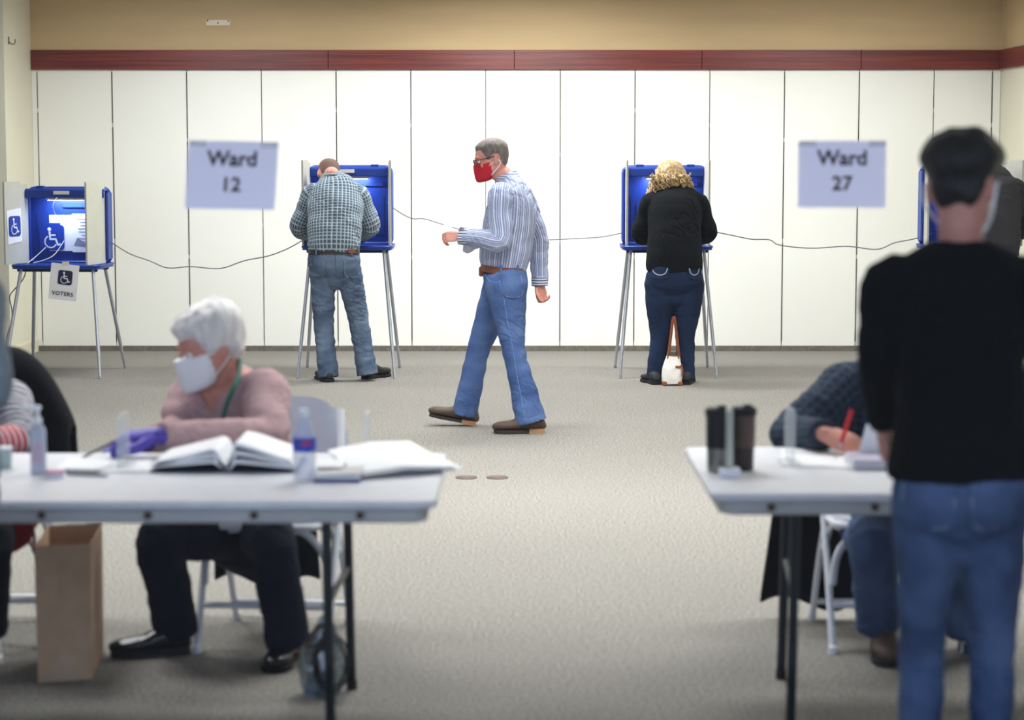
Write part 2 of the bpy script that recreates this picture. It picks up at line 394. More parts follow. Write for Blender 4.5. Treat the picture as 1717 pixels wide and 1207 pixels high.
# ------------------------------------------------------------------ voting booths
def isa_symbol(o, ux, uy, S, parent, bgm):
    """wheelchair pictogram: coloured rounded square with white figure; o = centre"""
    ux, uy = Vector(ux).normalized(), Vector(uy).normalized(); nz = ux.cross(uy)
    r = .16; out = []
    for cx, cy, a0 in ((.5-r, .5-r, 0), (-.5+r, .5-r, 90), (-.5+r, -.5+r, 180), (.5-r, -.5+r, 270)):
        out += [((cx+r*math.cos(math.radians(a0+k*22.5)))*S, (cy+r*math.sin(math.radians(a0+k*22.5)))*S) for k in range(5)]
    sq = MB().prism(out, Vector(o)+nz*.0006, ux, uy, .0008).build('pictogram', bgm, parent)
    f = MB(); q = Vector(o)+nz*.0016
    def stroke(pts, wd):
        for a, b in zip(pts, pts[1:]):
            a, b = Vector((*a, 0)), Vector((*b, 0)); d = (b-a).normalized(); nn = Vector((-d.y, d.x, 0))*wd/2; e = d*wd*.3
            f.prism([((x.x)*S, (x.y)*S) for x in (a-e-nn, b+e-nn, b+e+nn, a-e+nn)], q, ux, uy, .0006)
    f.prism([((-.10+.075*math.cos(k*PI/6))*S, (.33+.075*math.sin(k*PI/6))*S) for k in range(12)], q, ux, uy, .0006)
    stroke([(-.09, .22), (-.07, -.06), (.15, -.06), (.24, -.29), (.33, -.26)], .075)
    stroke([(-.08, .10), (.13, .10)], .06)
    stroke([(-.05+.235*math.cos(math.radians(a)), -.16+.235*math.sin(math.radians(a))) for a in range(120, 345, 15)], .055)
    f.build('wheelchair_figure', WHITEP, sq)

def rounded(w, h, r, k=4):
    out = []
    for cx, cy, a0 in ((w/2-r, h/2-r, 0), (-w/2+r, h/2-r, 90), (-w/2+r, -h/2+r, 180), (w/2-r, -h/2+r, 270)):
        out += [(cx+r*math.cos(math.radians(a0+i*90/k)), cy+r*math.sin(math.radians(a0+i*90/k))) for i in range(k+1)]
    return out
LED = mat('led_strip', '#dfe8ff', .4, var=0, emit=('#cfdcff', 9.0))
LABELW = mat('label_ivory', '#e9e3d6', .6)
def booth(label, loc, rz, zs, hgt=.58, lean=(0., 0.), accessible=False, fw=.355):
    t = thing('voting_booth', label, 'voting booth', loc, rz, 'blue portable voting booths')
    for sx in (-1, 1):
        for sy in (-1, 1):
            a = Vector((sx*.27, sy*.17, zs-.03)); b = Vector((sx*fw, sy*.37, 0)); d = b-a
            lg = MB().tube([a, a+d*.80], .0135, 12).build('leg', SILVER, t, True)
            MB().tube([a+d*.79, a+d*.985], .0105, 12).build('leg_extension', SILVER, lg, True)
            MB().tube([a+d*.975, b+Vector((0, 0, .0))], [.0125, .0125], 10).build('leg_tip', mat('tip_grey', '#9a9ca4', .6), lg, True)
    for sy in (-1, 1): MB().rbox((0, sy*.16, zs-.036), (.60, .03, .022), .005, 1).build('underframe', LEGMETAL, t)
    tray = MB().prism(rounded(.66, .46, .05), (0, 0, zs-.025), (1, 0, 0), (0, 1, 0), .022).build('shelf', BLUE, t, True)
    rim = MB(); o_ = rounded(.655, .455, .05); rim.tube([(x, y, zs-.002) for x, y in o_], .010, 8, closed=True); rim.build('shelf_rim', BLUE, tray, True)
    MB().prism(rounded(.56, .34, .03), (0, -.02, zs-.003), (1, 0, 0), (0, 1, 0), .004).build('writing_surface', BLUE, tray, True)
    # upright case
    bk = MB().prism(rounded(.62, hgt, .045), (0, .215, zs+hgt/2), (1, 0, 0), (0, 0, 1), .018).build('back_panel', BLUE, t, True)
    MB().tube([(x, .185, zs+hgt/2+z) for x, z in rounded(.615, hgt-.005, .045)], .016, 8, closed=True).build('case_rim', BLUE, t, True)
    for sx in (-1, 1):
        MB().rbox((sx*.312, .155, zs+hgt/2), (.018, .13, hgt-.06), .008, 2).build('side_wall', BLUE, t)
        MB().rbox((sx*.19, .10, zs+hgt+.006), (.06, .05, .028), .006, 2).build('hinge_tab', BLUE, t)
    MB().rbox((0, .13, zs+hgt-.012), (.60, .14, .022), .008, 2).build('top_panel', BLUE, t)
    MB().rbox((0, .065, zs+hgt-.04), (.60, .02, .06), .006, 2).build('top_lip', BLUE, t)
    MB().box((-.02, .0535, zs+hgt-.03), (.12, .004, .026)).build('label_strip', LABELW, t)
    MB().prism(rounded(.50, .30, .02), (0, .196, zs+.22), (1, 0, 0), (0, 0, 1), .004).build('recess_frame', BLUE, bk, True)
    MB().rbox((-.14, .188, zs+.2), (.14, .01, .2), .004, 2).build('document_pocket', BLUE, bk)
    MB().rbox((.1, .18, zs+hgt-.13), (.3, .012, .03), .004, 2).build('ledge', BLUE, bk)
    for sx in (-1, 1):
        ang = lean[0] if sx < 0 else lean[1]
        R = Matrix.Rotation(ang, 3, 'Z'); c = Vector((sx*.292, .10, 0)); dv = R @ Vector((0, -1, 0))
        L = .30
        pan = MB(); nv = R @ Vector((1, 0, 0))
        pan.prism([(0, 0), (L, 0), (L, hgt+.05), (L*.35, hgt+.05), (L*.3, hgt+.03), (0, hgt+.03)], c + Vector((0, 0, zs+.004)) - nv*.004, dv, (0, 0, 1), -.008)
        pp = pan.build('privacy_panel', GREYP, t)
        MB().prism([(0, 0), (.012, 0), (.012, hgt+.045), (0, hgt+.045)], c + dv*(L-.006) + Vector((0, 0, zs+.006)) - nv*.007, dv, (0, 0, 1), -.014).build('panel_edge', GREYP, pp)
    lampb = MB().rbox((0, .10, zs+hgt-.075), (.30, .035, .022), .006, 2).build('lamp_housing', GREYP, t)
    MB().box((0, .10, zs+hgt-.0885), (.27, .022, .004)).build('led', LED, lampb)
    l = bpy.data.lights.new('booth_lamp', 'AREA'); l.shape = 'RECTANGLE'; l.size = .27; l.size_y = .03; l.energy = 3.2; l.color = (.62, .74, 1.0)
    lo = bpy.data.objects.new('booth_lamp', l); COL.objects.link(lo); lo.parent = t; lo.location = (0, .10, zs+hgt-.094); lo.rotation_euler = (math.radians(-32)*-1, 0, 0)
    if accessible:
        sh = MB().prism([(-.155, -.13), (.12, -.13), (.12, .14), (-.155, .14)], (.0, .188, zs+.22), (1, 0, 0), (0, 0, 1), -.002).build('notice', PAPER, bk)
        isa_symbol((-.135, .183, zs+.19), (1, 0, 0), (0, 0, 1), .19, t, ISA)
        sh2 = MB().prism([(.0, -.14), (.25, -.14), (.25, .15), (.0, .15)], (.02, .184, zs+.22), (1, 0, 0), (0, 0, 1), -.002).build('notice', PAPER, bk)
        ln = MB()
        for r in range(9): ln.box((.15+.01*(r % 2), .1815, zs+.33-r*.024), (.19-.03*(r % 3), .0006, .005))
        ln.build('print_lines', mat('grey_print', '#8a90a4', .8), sh2)
        MB().prism([(.03, -.04), (.12, -.05), (.12, -.02), (.06, .02)], (.0, .1825, zs+.17), (1, 0, 0), (0, 0, 1), -.0006).build('print_block', MATS['grey_print'], sh2)
        R = Matrix.Rotation(lean[0], 3, 'Z'); dv = R @ Vector((0, -1, 0)); nv = R @ Vector((1, 0, 0)); c = Vector((-.292, .10, 0))
        st = MB().prism([(.09, .17), (.27, .15), (.28, .40), (.10, .42)], c + nv*.0062 + Vector((0, 0, zs)), -dv*-1, (0, 0, 1), -.001).build('side_notice', PAPER, t)
        isa_symbol(c + nv*.009 + dv*.185 + Vector((0, 0, zs+.285)), -dv, (0, 0, 1), .15, t, ISA)
        for pts in ([(-.05, .08, zs+hgt-.05), (-.07, -.0, zs+hgt-.12), (-.06, .03, zs+hgt-.2)], [(-.16, .1, zs+.12), (-.22, .02, zs+.05), (-.25, -.08, zs+.01)], [(-.02, .1, zs+.17), (-.08, .0, zs+.06), (-.2, -.1, zs+.012)]):
            MB().tube(crom(pts, 5), .003, 6).build('cord', LABELW, t, True)
    return t
b1 = booth('low blue voting booth with wheelchair symbols at the left wall', (*P(97, 0, 15.98).xy, 0), math.radians(-4), .815, .56, (-.30, -.20), True, .36)
b2 = booth('blue voting booth in front of the man in a plaid shirt', (*P(582, 0, 15.98).xy, 0), math.radians(0), .955, .58, (-.10, .10))
b3 = booth('blue voting booth in front of the curly blond woman', (*P(1119, 0, 15.98).xy, 0), math.radians(0), .955, .58, (-.02, .04))
b4 = booth('blue voting booth half hidden behind the man in black sweater', (*P(1628, 0, 15.98).xy, 0), math.radians(0), .955, .58, (-.1, .25))

# paper sign hung on the low booth
pA, pB = P(94, 442, 15.62), P(135, 447, 15.62)
ux = (pB-pA).normalized(); uy = Vector((0, -.02, 1)); uy = (uy - ux*uy.dot(ux)).normalized()
t = thing('paper_sign', 'white VOTERS paper with wheelchair symbol hanging from booth shelf', 'sign', P(108, 500, 15.62))
L = local(t)
o = P(107, 473, 15.62); ow, oh = .205, .265
MB().grid(lambda u, v: L(o + ux*(u-.5)*ow + uy*(v-.5)*oh + Vector((0, -.006*math.sin(v*3), 0))), 6, 8, .0008).build('sheet', PAPER, t, True)
isa_symbol(L(o + uy*.035 + ux*.008 + Vector((0, -.008, 0))), ux, uy, .105, t, NAVY)
text('VOTERS', .040, L(o - uy*.085 + Vector((0, -.008, 0))), ux, uy, INK, t, bold=.0005, spacing=1.12)
MB().box(L(o + uy*.135), (.05, .003, .03)).build('tape', LABELW, t)

def cable(label, pts, sub=8, r=.0042):
    q = [P(*a) for a in pts]
    o_ = MB().tube(crom(q, sub), r, 8).build('power_cable', CORD, None, True); return tag(o_, label, 'cable', 'booth power cables')
cable('grey cable sagging from the low wheelchair booth to the plaid-shirt man\'s booth', [(166, 388, 16.1), (175, 398, 16.1), (215, 424, 16.15), (250, 437, 16.2), (281, 449, 16.2), (320, 447, 16.2), (369, 450, 16.2), (410, 437, 16.2), (450, 429, 16.15), (484, 416, 16.1), (515, 398, 16.1)])
cable('grey cable behind the walking man between two occupied booths', [(648, 338, 16.1), (664, 352, 16.1), (690, 366, 16.15), (712, 367, 16.2), (745, 377, 16.2), (800, 392, 16.2), (860, 401, 16.2), (915, 402, 16.2), (965, 400, 16.2), (1010, 397, 16.15), (1054, 388, 16.1)])
cable('grey cable from the blond woman\'s booth running toward the right booth', [(1185, 386, 16.1), (1225, 394, 16.15), (1260, 401, 16.2), (1290, 402, 16.2), (1308, 411, 16.2), (1360, 416, 16.2), (1420, 413, 16.2), (1470, 418, 16.2), (1500, 407, 16.2), (1530, 401, 16.15), (1562, 392, 16.1)])
cable('grey cable dropping from the low wheelchair booth to the carpet', [(44, 447, 15.95), (42, 460, 16.0), (36, 472, 16.1), (20, 490, 16.2), (16, 500, 16.25), (20, 520, 16.25), (19, 540, 16.2), (13, 560, 16.2), (8, 590, 16.2), (4, 606, 16.2)])
# ------------------------------------------------------------------ figures
class Flesh:
    """closed lofts that are fused into one continuous surface"""
    def __init__(s): s.v = []; s.f = []; s.p = []
    def loft(s, st, side=None, seg=18, sub=4, ends=('round', 'round'), grow=0., ex=2.0, mul=1., v0=0., uscale=1.):
        st = [(Vector(q[0]), q[1]*mul+grow, q[2]*mul+grow, Vector(q[3]) if len(q) > 3 else Vector(side or (0, 0, 0))) for q in st]
        C = crom([q[0] for q in st], sub); R = crom([(q[1], q[2], 0) for q in st], sub); S = crom([q[3] for q in st], sub)
        rings = []; N = len(C); acc = v0
        T = [(C[min(i+1, N-1)]-C[max(i-1, 0)]).normalized() for i in range(N)]
        def cap(i, sgn):
            out = []
            for a in (30, 60, 80):
                a = math.radians(a); out.append((C[i] + T[i]*sgn*math.sin(a)*min(R[i].x, R[i].y), R[i]*math.cos(a), T[i], S[i]))
            return out
        seq = [(C[i], R[i], T[i], S[i]) for i in range(N)]
        if ends[0] == 'round': seq = cap(0, -1)[::-1] + seq
        if ends[1] == 'round': seq = seq + cap(N-1, 1)
        base = len(s.v); prev = None; carry = None
        ravg = sum((r.x+r.y)/2 for r in R)/N*uscale
        for (c, r, t, sd) in seq:
            if prev is not None: acc += (c-prev).length
            prev = c
            if side is None:
                sd = carry if carry is not None else t.orthogonal()
            a_ = (sd - t*sd.dot(t)).normalized(); b_ = t.cross(a_); carry = a_
            for k in range(seg):
                th = 2*PI*k/seg; cs, sn = math.cos(th), math.sin(th)
                if ex != 2.0: cs, sn = math.copysign(abs(cs)**(2/ex), cs), math.copysign(abs(sn)**(2/ex), sn)
                s.v.append(c + a_*cs*r.x + b_*sn*r.y); s.p.append((th*ravg, acc, 2*PI*ravg))
        M = len(seq)
        for i in range(M-1):
            for k in range(seg): s.f.append((base+i*seg+k, base+i*seg+(k+1) % seg, base+(i+1)*seg+(k+1) % seg, base+(i+1)*seg+k))
        for i, rev in ((0, True), (M-1, False)):
            s.v.append(seq[i][0]); s.p.append((0, acc if i else v0, 2*PI*ravg)); q = len(s.v)-1
            for k in range(seg):
                a, b = base+i*seg+k, base+i*seg+(k+1) % seg
                s.f.append((q, b, a) if rev else (q, a, b))
        return s
    def solid(s, mb):
        n = len(s.v); s.v += [Vector(q) for q in mb.v]; s.f += [tuple(i+n for i in f) for f in mb.f]; s.p += [(0, 0, 0)]*len(mb.v); return s
    def build(s, name, m, parent, voxel=.006, smooth=4, fold=0., ffreq=(9, 26), L=None):
        me = bpy.data.meshes.new(name); me.from_pydata(s.v, [], s.f)
        bm = bmesh.new(); bm.from_mesh(me); bmesh.ops.recalc_face_normals(bm, faces=bm.faces); bm.to_mesh(me); bm.free()
        o = bpy.data.objects.new(name, me); COL.objects.link(o)
        r = o.modifiers.new('r', 'REMESH'); r.mode = 'VOXEL'; r.voxel_size = voxel
        if smooth: q = o.modifiers.new('s', 'SMOOTH'); q.factor = .5; q.iterations = smooth
        new = bpy.data.meshes.new_from_object(o.evaluated_get(bpy.context.evaluated_depsgraph_get()))
        bpy.data.objects.remove(o); bpy.data.meshes.remove(me); new.name = name
        bvh = BVHTree.FromPolygons(s.v, s.f); n = len(new.vertices); pat = np.zeros(n*3, np.float32)
        cos = []
        for i, vtx in enumerate(new.vertices):
            loc, nr, fi, ds = bvh.find_nearest(vtx.co); f = s.f[fi]
            wts = poly_3d_calc([s.v[q] for q in f], loc); us = [s.p[q][0] for q in f]; per = s.p[f[0]][2]
            if max(us) - min(us) > .5*per: us = [q + per if q < .5*per else q for q in us]
            u = sum(a*b for a, b in zip(us, wts)); vv = sum(s.p[q][1]*b for q, b in zip(f, wts))
            pat[i*3] = u; pat[i*3+1] = vv
            c = vtx.co.copy()
            if fold:
                d = noise.noise(Vector((c.x*ffreq[0], c.y*ffreq[0], c.z*ffreq[1]))) + .6*noise.noise(Vector((u*ffreq[0]*1.4+3, vv*ffreq[1]*1.2, c.z*6)))
                e = noise.noise(Vector((c.x*ffreq[0]*2+7, c.y*ffreq[0]*2, c.z*ffreq[1]*1.5 + c.x*9))); g_ = noise.noise(Vector((c.x*5, c.y*5, c.z*4+11)))
                cr = math.exp(-(e/.10)**2)*max(0., g_+.25)          # sharp creases, in patches
                c += vtx.normal*(d*fold - cr*fold*1.5)
            cos.append(c if L is None else L(c))
        for vtx, c in zip(new.vertices, cos): vtx.co = c
        at = new.attributes.new('pat', 'FLOAT_VECTOR', 'POINT'); at.data.foreach_set('vector', pat)
        for p in new.polygons: p.use_smooth = True
        new.materials.clear(); new.materials.append(m)
        ob = bpy.data.objects.new(name, new); COL.objects.link(ob); ob.parent = parent; return ob

HEAD = [(-.116, .078, .040, .022), (-.108, .090, .018, .040), (-.088, .096, -.022, .055), (-.06, .096, -.060, .064), (-.03, .094, -.082, .069), (.0, .090, -.094, .073),
        (.03, .094, -.100, .0765), (.06, .089, -.099, .0755), (.085, .071, -.086, .066), (.104, .044, -.062, .049), (.114, .016, -.034, .027)]
class Head:
    def __init__(s, c, F, U, sc=1.0):
        F = Vector(F).normalized(); U = Vector(U); U = (U - F*U.dot(F)).normalized(); X = F.cross(U)
        s.c = Vector(c); s.R = Matrix((X, F, U)).transposed(); s.sc = sc
    def w(s, p): return s.c + s.R @ (Vector(p)*s.sc)
    def flesh(s, fl):
        n = 24; vs_ = []; fs_ = []; st = crom([(z, f, b) for z, f, b, h in HEAD], 3); hw = crom([(h, 0, 0) for z, f, b, h in HEAD], 3)
        for (z, f, b), h in zip(st, hw):
            for k in range(n):
                a = 2*PI*k/n; cs, sn = math.cos(a), math.sin(a)
                vs_.append(s.w((h.x*math.copysign(abs(cs)**.92, cs), (f+b)/2+(f-b)/2*math.copysign(abs(sn)**.92, sn), z)))
        m = len(st)
        for i in range(m-1):
            for k in range(n): fs_.append((i*n+k, i*n+(k+1) % n, (i+1)*n+(k+1) % n, (i+1)*n+k))
        fs_ += [tuple(range(n))[::-1], tuple((m-1)*n+k for k in range(n))]
        mb = MB()._add(vs_, fs_)
        R = s.R
        mb.ball(s.w((0, .099, -.022)), (.014*s.sc, .020*s.sc, .014*s.sc), 12, R)          # nose tip
        mb.ball(s.w((0, .094, .0)), (.0095*s.sc, .016*s.sc, .030*s.sc), 12, R)            # bridge
        mb.ball(s.w((0, .094, -.058)), (.024*s.sc, .010*s.sc, .008*s.sc), 12, R)          # lips
        mb.ball(s.w((0, .092, -.068)), (.021*s.sc, .010*s.sc, .008*s.sc), 12, R)
        mb.ball(s.w((0, .086, -.098)), (.022*s.sc, .014*s.sc, .016*s.sc), 12, R)          # chin
        for x in (-1, 1):
            mb.ball(s.w((x*.032, .084, .032)), (.026*s.sc, .014*s.sc, .008*s.sc), 10, R)  # brow
            mb.ball(s.w((x*.042, .066, -.022)), (.019*s.sc, .015*s.sc, .018*s.sc), 10, R)   # cheek
            E = R @ Matrix.Rotation(x*.35, 3, 'Z')
            mb.ball(s.w((x*.079, -.012, -.004)), (.009*s.sc, .019*s.sc, .032*s.sc), 12, E) # ear
        fl.solid(mb); return fl
    def shell(s, fn, nu=56, nv=44, nz=0., nf=40., seed=0.):
        """surface patch offset from the skull by fn(local point) metres where fn > 0"""
        st = crom([(z, f, b) for z, f, b, h in HEAD], 8); hw = crom([(h, 0, 0) for z, f, b, h in HEAD], 8)
        idx = [int(i*(len(st)-1)/nv) for i in range(nv+1)]; mb = MB(); pts = []; th = []
        cz = Vector((0, -.005, .0))
        for i in idx:
            z, f, b = st[i]; h = hw[i].x
            for k in range(nu):
                a = 2*PI*k/nu; p = Vector((h*math.cos(a), (f+b)/2+(f-b)/2*math.sin(a), z))
                t_ = fn(p); d = Vector((p.x, (p.y+.01)*.9, max(p.z-.0, -.03)*1.15)).normalized()
                if z < 0: d = Vector((p.x, p.y, 0)).normalized()
                q = p + d*max(t_, -.004)
                if nz and t_ > 0: q += d*nz*noise.noise(Vector((q.x*nf+seed, q.y*nf, q.z*nf*.6)))
                pts.append(q); th.append(t_)
        top = pts[-nu:]; c = sum(top, Vector())/nu; pts.append(c + Vector((0, 0, .003))); th.append(th[-1])
        fs_ = []
        for j in range(nv):
            for k in range(nu):
                f = (j*nu+k, j*nu+(k+1) % nu, (j+1)*nu+(k+1) % nu, (j+1)*nu+k)
                if max(th[i] for i in f) > 0: fs_.append(f)
        if th[-1] > 0: fs_ += [(nv*nu+k, nv*nu+(k+1) % nu, len(pts)-1) for k in range(nu)]
        mb._add([s.w(p) for p in pts], fs_); return mb

def sstep(x): x = max(0., min(1., x)); return x*x*(3-2*x)
def hairline(y, front=.072, side=-.005, back=-.06, ear=.026):
    if y > .06: return front
    if y > .022: return side + (front-side)*sstep((y-.022)/.038)
    if y > -.036: return side + (ear-side)*sstep((.022-y)/.012)
    return back + (ear-back)*sstep((y+.06)/.024)
def hair_fn(T=.010, top=.0, **kw):
    return lambda p: (T + top*sstep((p.z-.02)/.06))*sstep((p.z-hairline(p.y, **kw))/.02) - .0015
def mask_fn(T=.010, nose=.014, lo=-.13, hi=.0, y0=.028):
    def f(p):
        e = min(sstep((p.y-y0)/.012), sstep((hi + .0 - p.z - .25*max(0, abs(p.x)-.02))/.006), sstep((p.z-lo)/.008))
        return (T + nose*math.exp(-(p.x/.024)**2)*sstep((p.y-.06)/.03))*e - .001
    return f

def hand(fl, wpt, d, n, t, curl=.5, sc=1., grow=0., thumb=.5, spread=0.):
    d = Vector(d).normalized(); n = Vector(n); n = (n - d*n.dot(d)).normalized(); t = Vector(t); t = (t - d*t.dot(d) - n*t.dot(n)).normalized()
    wpt = Vector(wpt)
    fl.loft([(wpt-d*.03*sc, .026*sc, .020*sc), (wpt+d*.015*sc, .030*sc, .019*sc), (wpt+d*.055*sc, .041*sc, .016*sc), (wpt+d*.088*sc, .040*sc, .0125*sc)], t, 14, 3, grow=grow)
    for i, (off, ln) in enumerate(((.0315, .072), (.0105, .080), (-.0105, .074), (-.0310, .058))):
        p = wpt + (d*.082 + t*off)*sc; a = 0.; st = [(p, .009*sc, .009*sc)]
        sp = t*(off*spread*6)
        for fr, bend in ((.46, .55), (.31, .85), (.23, .6)):
            a += curl*bend*(1+.12*i)
            p = p + (d*math.cos(a) + n*math.sin(a) + sp*math.cos(a)).normalized()*ln*fr*sc; st.append((p, .0082*sc, .0082*sc))
        fl.loft(st, t, 10, 3, grow=grow)
    p = wpt + (d*.022 + t*.026 + n*.004)*sc; st = [(p, .014*sc, .013*sc)]
    for k, (dv, ln) in enumerate(((d*.62 + t*(.75-.45*thumb) + n*(.15+.5*thumb), .044), (d*.85 + t*(.35-.45*thumb) + n*(.1+.5*thumb), .032), (d*.95 + t*(.1-.4*thumb) + n*(.1+.35*thumb), .026))):
        p = p + dv.normalized()*ln*sc; st.append((p, (.0125, .0105, .0085)[k]*sc, (.0115, .0095, .008)[k]*sc))
    fl.loft(st, n, 10, 3, grow=grow)
    return fl

def shoe(parent, L, ankle, heel, toe_dir, length, m, msole, name='shoe', hgt=.09, boot=0., width=.048, pitch=0.):
    """heel = point on the ground under the back of the heel"""
    d = Vector((toe_dir[0], toe_dir[1], 0)).normalized(); s_ = Vector((-d.y, d.x, 0)); h = Vector(heel)
    up = Vector((0, 0, 1))
    if pitch: R = Matrix.Rotation(-pitch, 3, s_); d = R @ d; up = R @ up
    fl = Flesh(); l = length
    st = []
    for x, wd, hh in ((.02, .62, .55), (.10, .74, .95), (.25, .78, 1.05), (.42, .82, .92), (.60, .98, .66), (.78, 1.0, .58), (.90, .84, .52), (.97, .55, .42)):
        b = hgt*hh/2; st.append((h + d*(x*l) + up*(.022 + b*.92), width*wd, b))
    fl.loft(st, s_, 16, 3, ex=2.3)
    a0 = h + d*(.23*l) + up*.05; a1 = Vector(ankle); ax = (a1-a0).normalized(); a1 = a0 + ax*(.035 + boot*.6)
    fl.loft([(a0, .037, .046), (a0.lerp(a1, .5), .036, .042), (a1, .037, .042)], s_, 14, 2, ends=('round', 'flat'))
    o = fl.build(name, m, parent, .0065, 3, .0015, (20, 20), L)
    out = []
    prof = ((.0, .62), (.06, .74), (.25, .76), (.42, .76), (.60, .95), (.76, 1.04), (.9, .86), (.97, .58), (1.0, .2))
    out = [(x*l, wd*width*1.03) for x, wd in prof] + [(x*l, -wd*width*1.03) for x, wd in prof[::-1]]
    so = MB().prism([(x, y) for x, y in out], h + up*.004, d, s_, .018)
    heelb = MB().prism([(-.004, -.68*width), (.1*l, -.84*width), (.29*l, -.84*width), (.29*l, .84*width), (.1*l, .84*width), (-.004, .68*width)], h, d, s_, .028)
    so.v = [tuple(L(q)) for q in so.v]; so.build('sole', mat('welt_brown', '#2c221c', .7) if msole is SOLE else msole, o); heelb.v = [tuple(L(q)) for q in heelb.v]; heelb.build('heel', msole, o)
    return o

def figure(label, cfg):
    """cfg holds joints in metres; torso stations run from hem to neck"""
    hd = cfg['head']; root = thing('person', label, 'person', cfg['base'], 0)
    L = local(root); g = cfg.get
    vb = g('vbody', .007); vg = g('vgarment', .007)
    side = Vector(cfg['side']).normalized()
    sk = Flesh(); H = Head(*hd); H.flesh(sk)
    T = cfg['torso']; nb = T[-1][0]
    # neck and slim inner body
    sk.loft([(nb - (H.w((0, -.03, -.05))-nb)*.35, .056, .056), (nb, .054, .055), (H.w((0, -.022, -.085)), .052, .054), (H.w((0, -.02, -.03)), .05, .055)], side, 16, 3)
    sk.loft([(q[0], q[1]*g('inner', .82), q[2]*g('inner', .82)) for q in T[:-2]], side, 18, 3)
    PV = cfg['pelvis']
    sk.loft([(q[0], q[1]*.82, q[2]*.82) for q in PV], side, 18, 3)
    for a in cfg['arms']:
        s_, e, wv = (Vector(q) for q in a['j']); ref = None
        sk.loft([(s_, .05, .05), (s_.lerp(e, .5), .044, .044), (e, .038, .038), (e.lerp(wv, .35), .038, .038), (wv, .026, .024)], ref, 14, 3)
        if 'hand' in a: hand(sk, wv, *a['hand'], **a.get('hk', {}))
    for lg in cfg['legs']:
        h, k, an = (Vector(q) for q in lg['j'])
        q = [min(a, b*.76) for a, b in zip((.072, .062, .05, .05, .036), lg.get('r', cfg['pants']['r']))]
        sk.loft([(h, q[0], q[0]), (h.lerp(k, .5), q[1], q[1]), (k, q[2], q[2]), (k.lerp(an, .35), q[3], q[3]), (an, q[4], q[4])], side, 14, 3)
        td = Vector(lg['toe']).normalized(); hl = Vector(lg['shoe']['heel']); ln = lg['shoe'].get('length', .285); zz = Vector((0, 0, 1))
        td = (td + zz*math.tan(lg['shoe'].get('pitch', 0))).normalized()
        sk.loft([(an, .034, .036), (hl + td*ln*.23 + zz*.055, .026, .026), (hl + td*ln*.45 + zz*.045, .026, .018), (hl + td*ln*.74 + zz*.036, .026, .010)], side, 12, 3)
    sk.build('body', g('skin', SKIN), root, vb, 2, L=L)
    # eyes
    for x in (-1, 1):
        e = MB().ball(H.w((x*.031, .0785, .008)), .0125*H.sc, 12); e.v = [tuple(L(q)) for q in e.v]; eo = e.build('eye', EYEW, root, 'all')
        i = MB().ball(H.w((x*.031, .0885, .007)), (.0055, .0035, .0055), 10, H.R); i.v = [tuple(L(q)) for q in i.v]; i.build('iris', mat('iris', '#3c3128', .3, var=0), eo, 'all')
    # top garment
    sh = Flesh(); gs = cfg['shirt']; fo = gs.get('fold', .006)
    sh.loft(T if gs.get('neck', True) else T[:-1], side, 30, 4, ends=('flat', 'flat'), ex=gs.get('ex', 2.2))
    AR = gs.get('arm', (.072, .066, .060, .055, .047))
    for a in cfg['arms']:
        s_, e, wv = (Vector(q) for q in a['j']); ref = None
        cc = T[-3][0]
        inn = s_.lerp(Vector((cc.x, cc.y, s_.z-.02)), .30)
        end = wv + (wv-e).normalized()*gs.get('cuff', -.005)
        sh.loft([(inn, AR[0]*.9, AR[0]*1.0), (s_, AR[0], AR[0]), (s_.lerp(e, .5), AR[1], AR[1]), (e - (wv-e).normalized()*.012, AR[2], AR[2]), (e.lerp(wv, .45), AR[3], AR[3]), (end, AR[4], AR[4])], ref, 24, 4, ends=('round', 'flat'))
    so = sh.build(gs.get('name', 'shirt'), gs['mat'], root, vg, gs.get('smooth', 5), fo, gs.get('ff', (9, 26)), L)
    if 'vneck' in gs:
        c0, fr, zlo, ztop, hw = gs['vneck']; fr = Vector(fr).normalized(); lt = Vector((0, 0, 1)).cross(fr); bm = bmesh.new(); bm.from_mesh(so.data); kill = []
        for f in bm.faces:
            q = f.calc_center_median() + root.location - Vector(c0); zc = f.calc_center_median().z
            if q.dot(fr) > 0 and zc > zlo and abs(q.dot(lt)) < hw*(zc-zlo)/(ztop-zlo): kill.append(f)
        bmesh.ops.delete(bm, geom=kill, context='FACES'); bm.to_mesh(so.data); bm.free()
    for a in cfg['arms']:
        if 'cuffs' in gs:
            e, wv = Vector(a['j'][1]), Vector(a['j'][2]); d = (wv-e).normalized(); mb = MB().tube([wv - d*.035, wv - d*.03, wv + d*.018, wv + d*.02], [AR[4]*.96, AR[4]+.004, AR[4]+.003, AR[4]-.004], 20)
            mb.v = [tuple(L(q)) for q in mb.v]; mb.build('cuff', gs['cuffs'], so, True)
    if gs.get('collar'):
        cpt, ax, r0, r1, hh = gs['collar']; ax = Vector(ax).normalized(); R = Vector((0, 0, 1)).rotation_difference(ax).to_matrix()
        mb = MB(); prof = [(r0, 0), (r0+.003, .004), (r1+.004, hh*.9), (r1, hh), (r1-.005, hh*.9), (r0-.006, .0)]
        mb.lathe(prof, cpt, 28, R); mb.f = mb.f[:-2]; mb.v = [tuple(L(q)) for q in mb.v]; mb.build('collar', gs.get('collar_mat', gs['mat']), so, True)
    # trousers
    pz = cfg['pants']; pn = Flesh(); pn.loft(PV, side, 26, 4, ends=('round', 'flat'), ex=2.3)
    LR = pz['r']
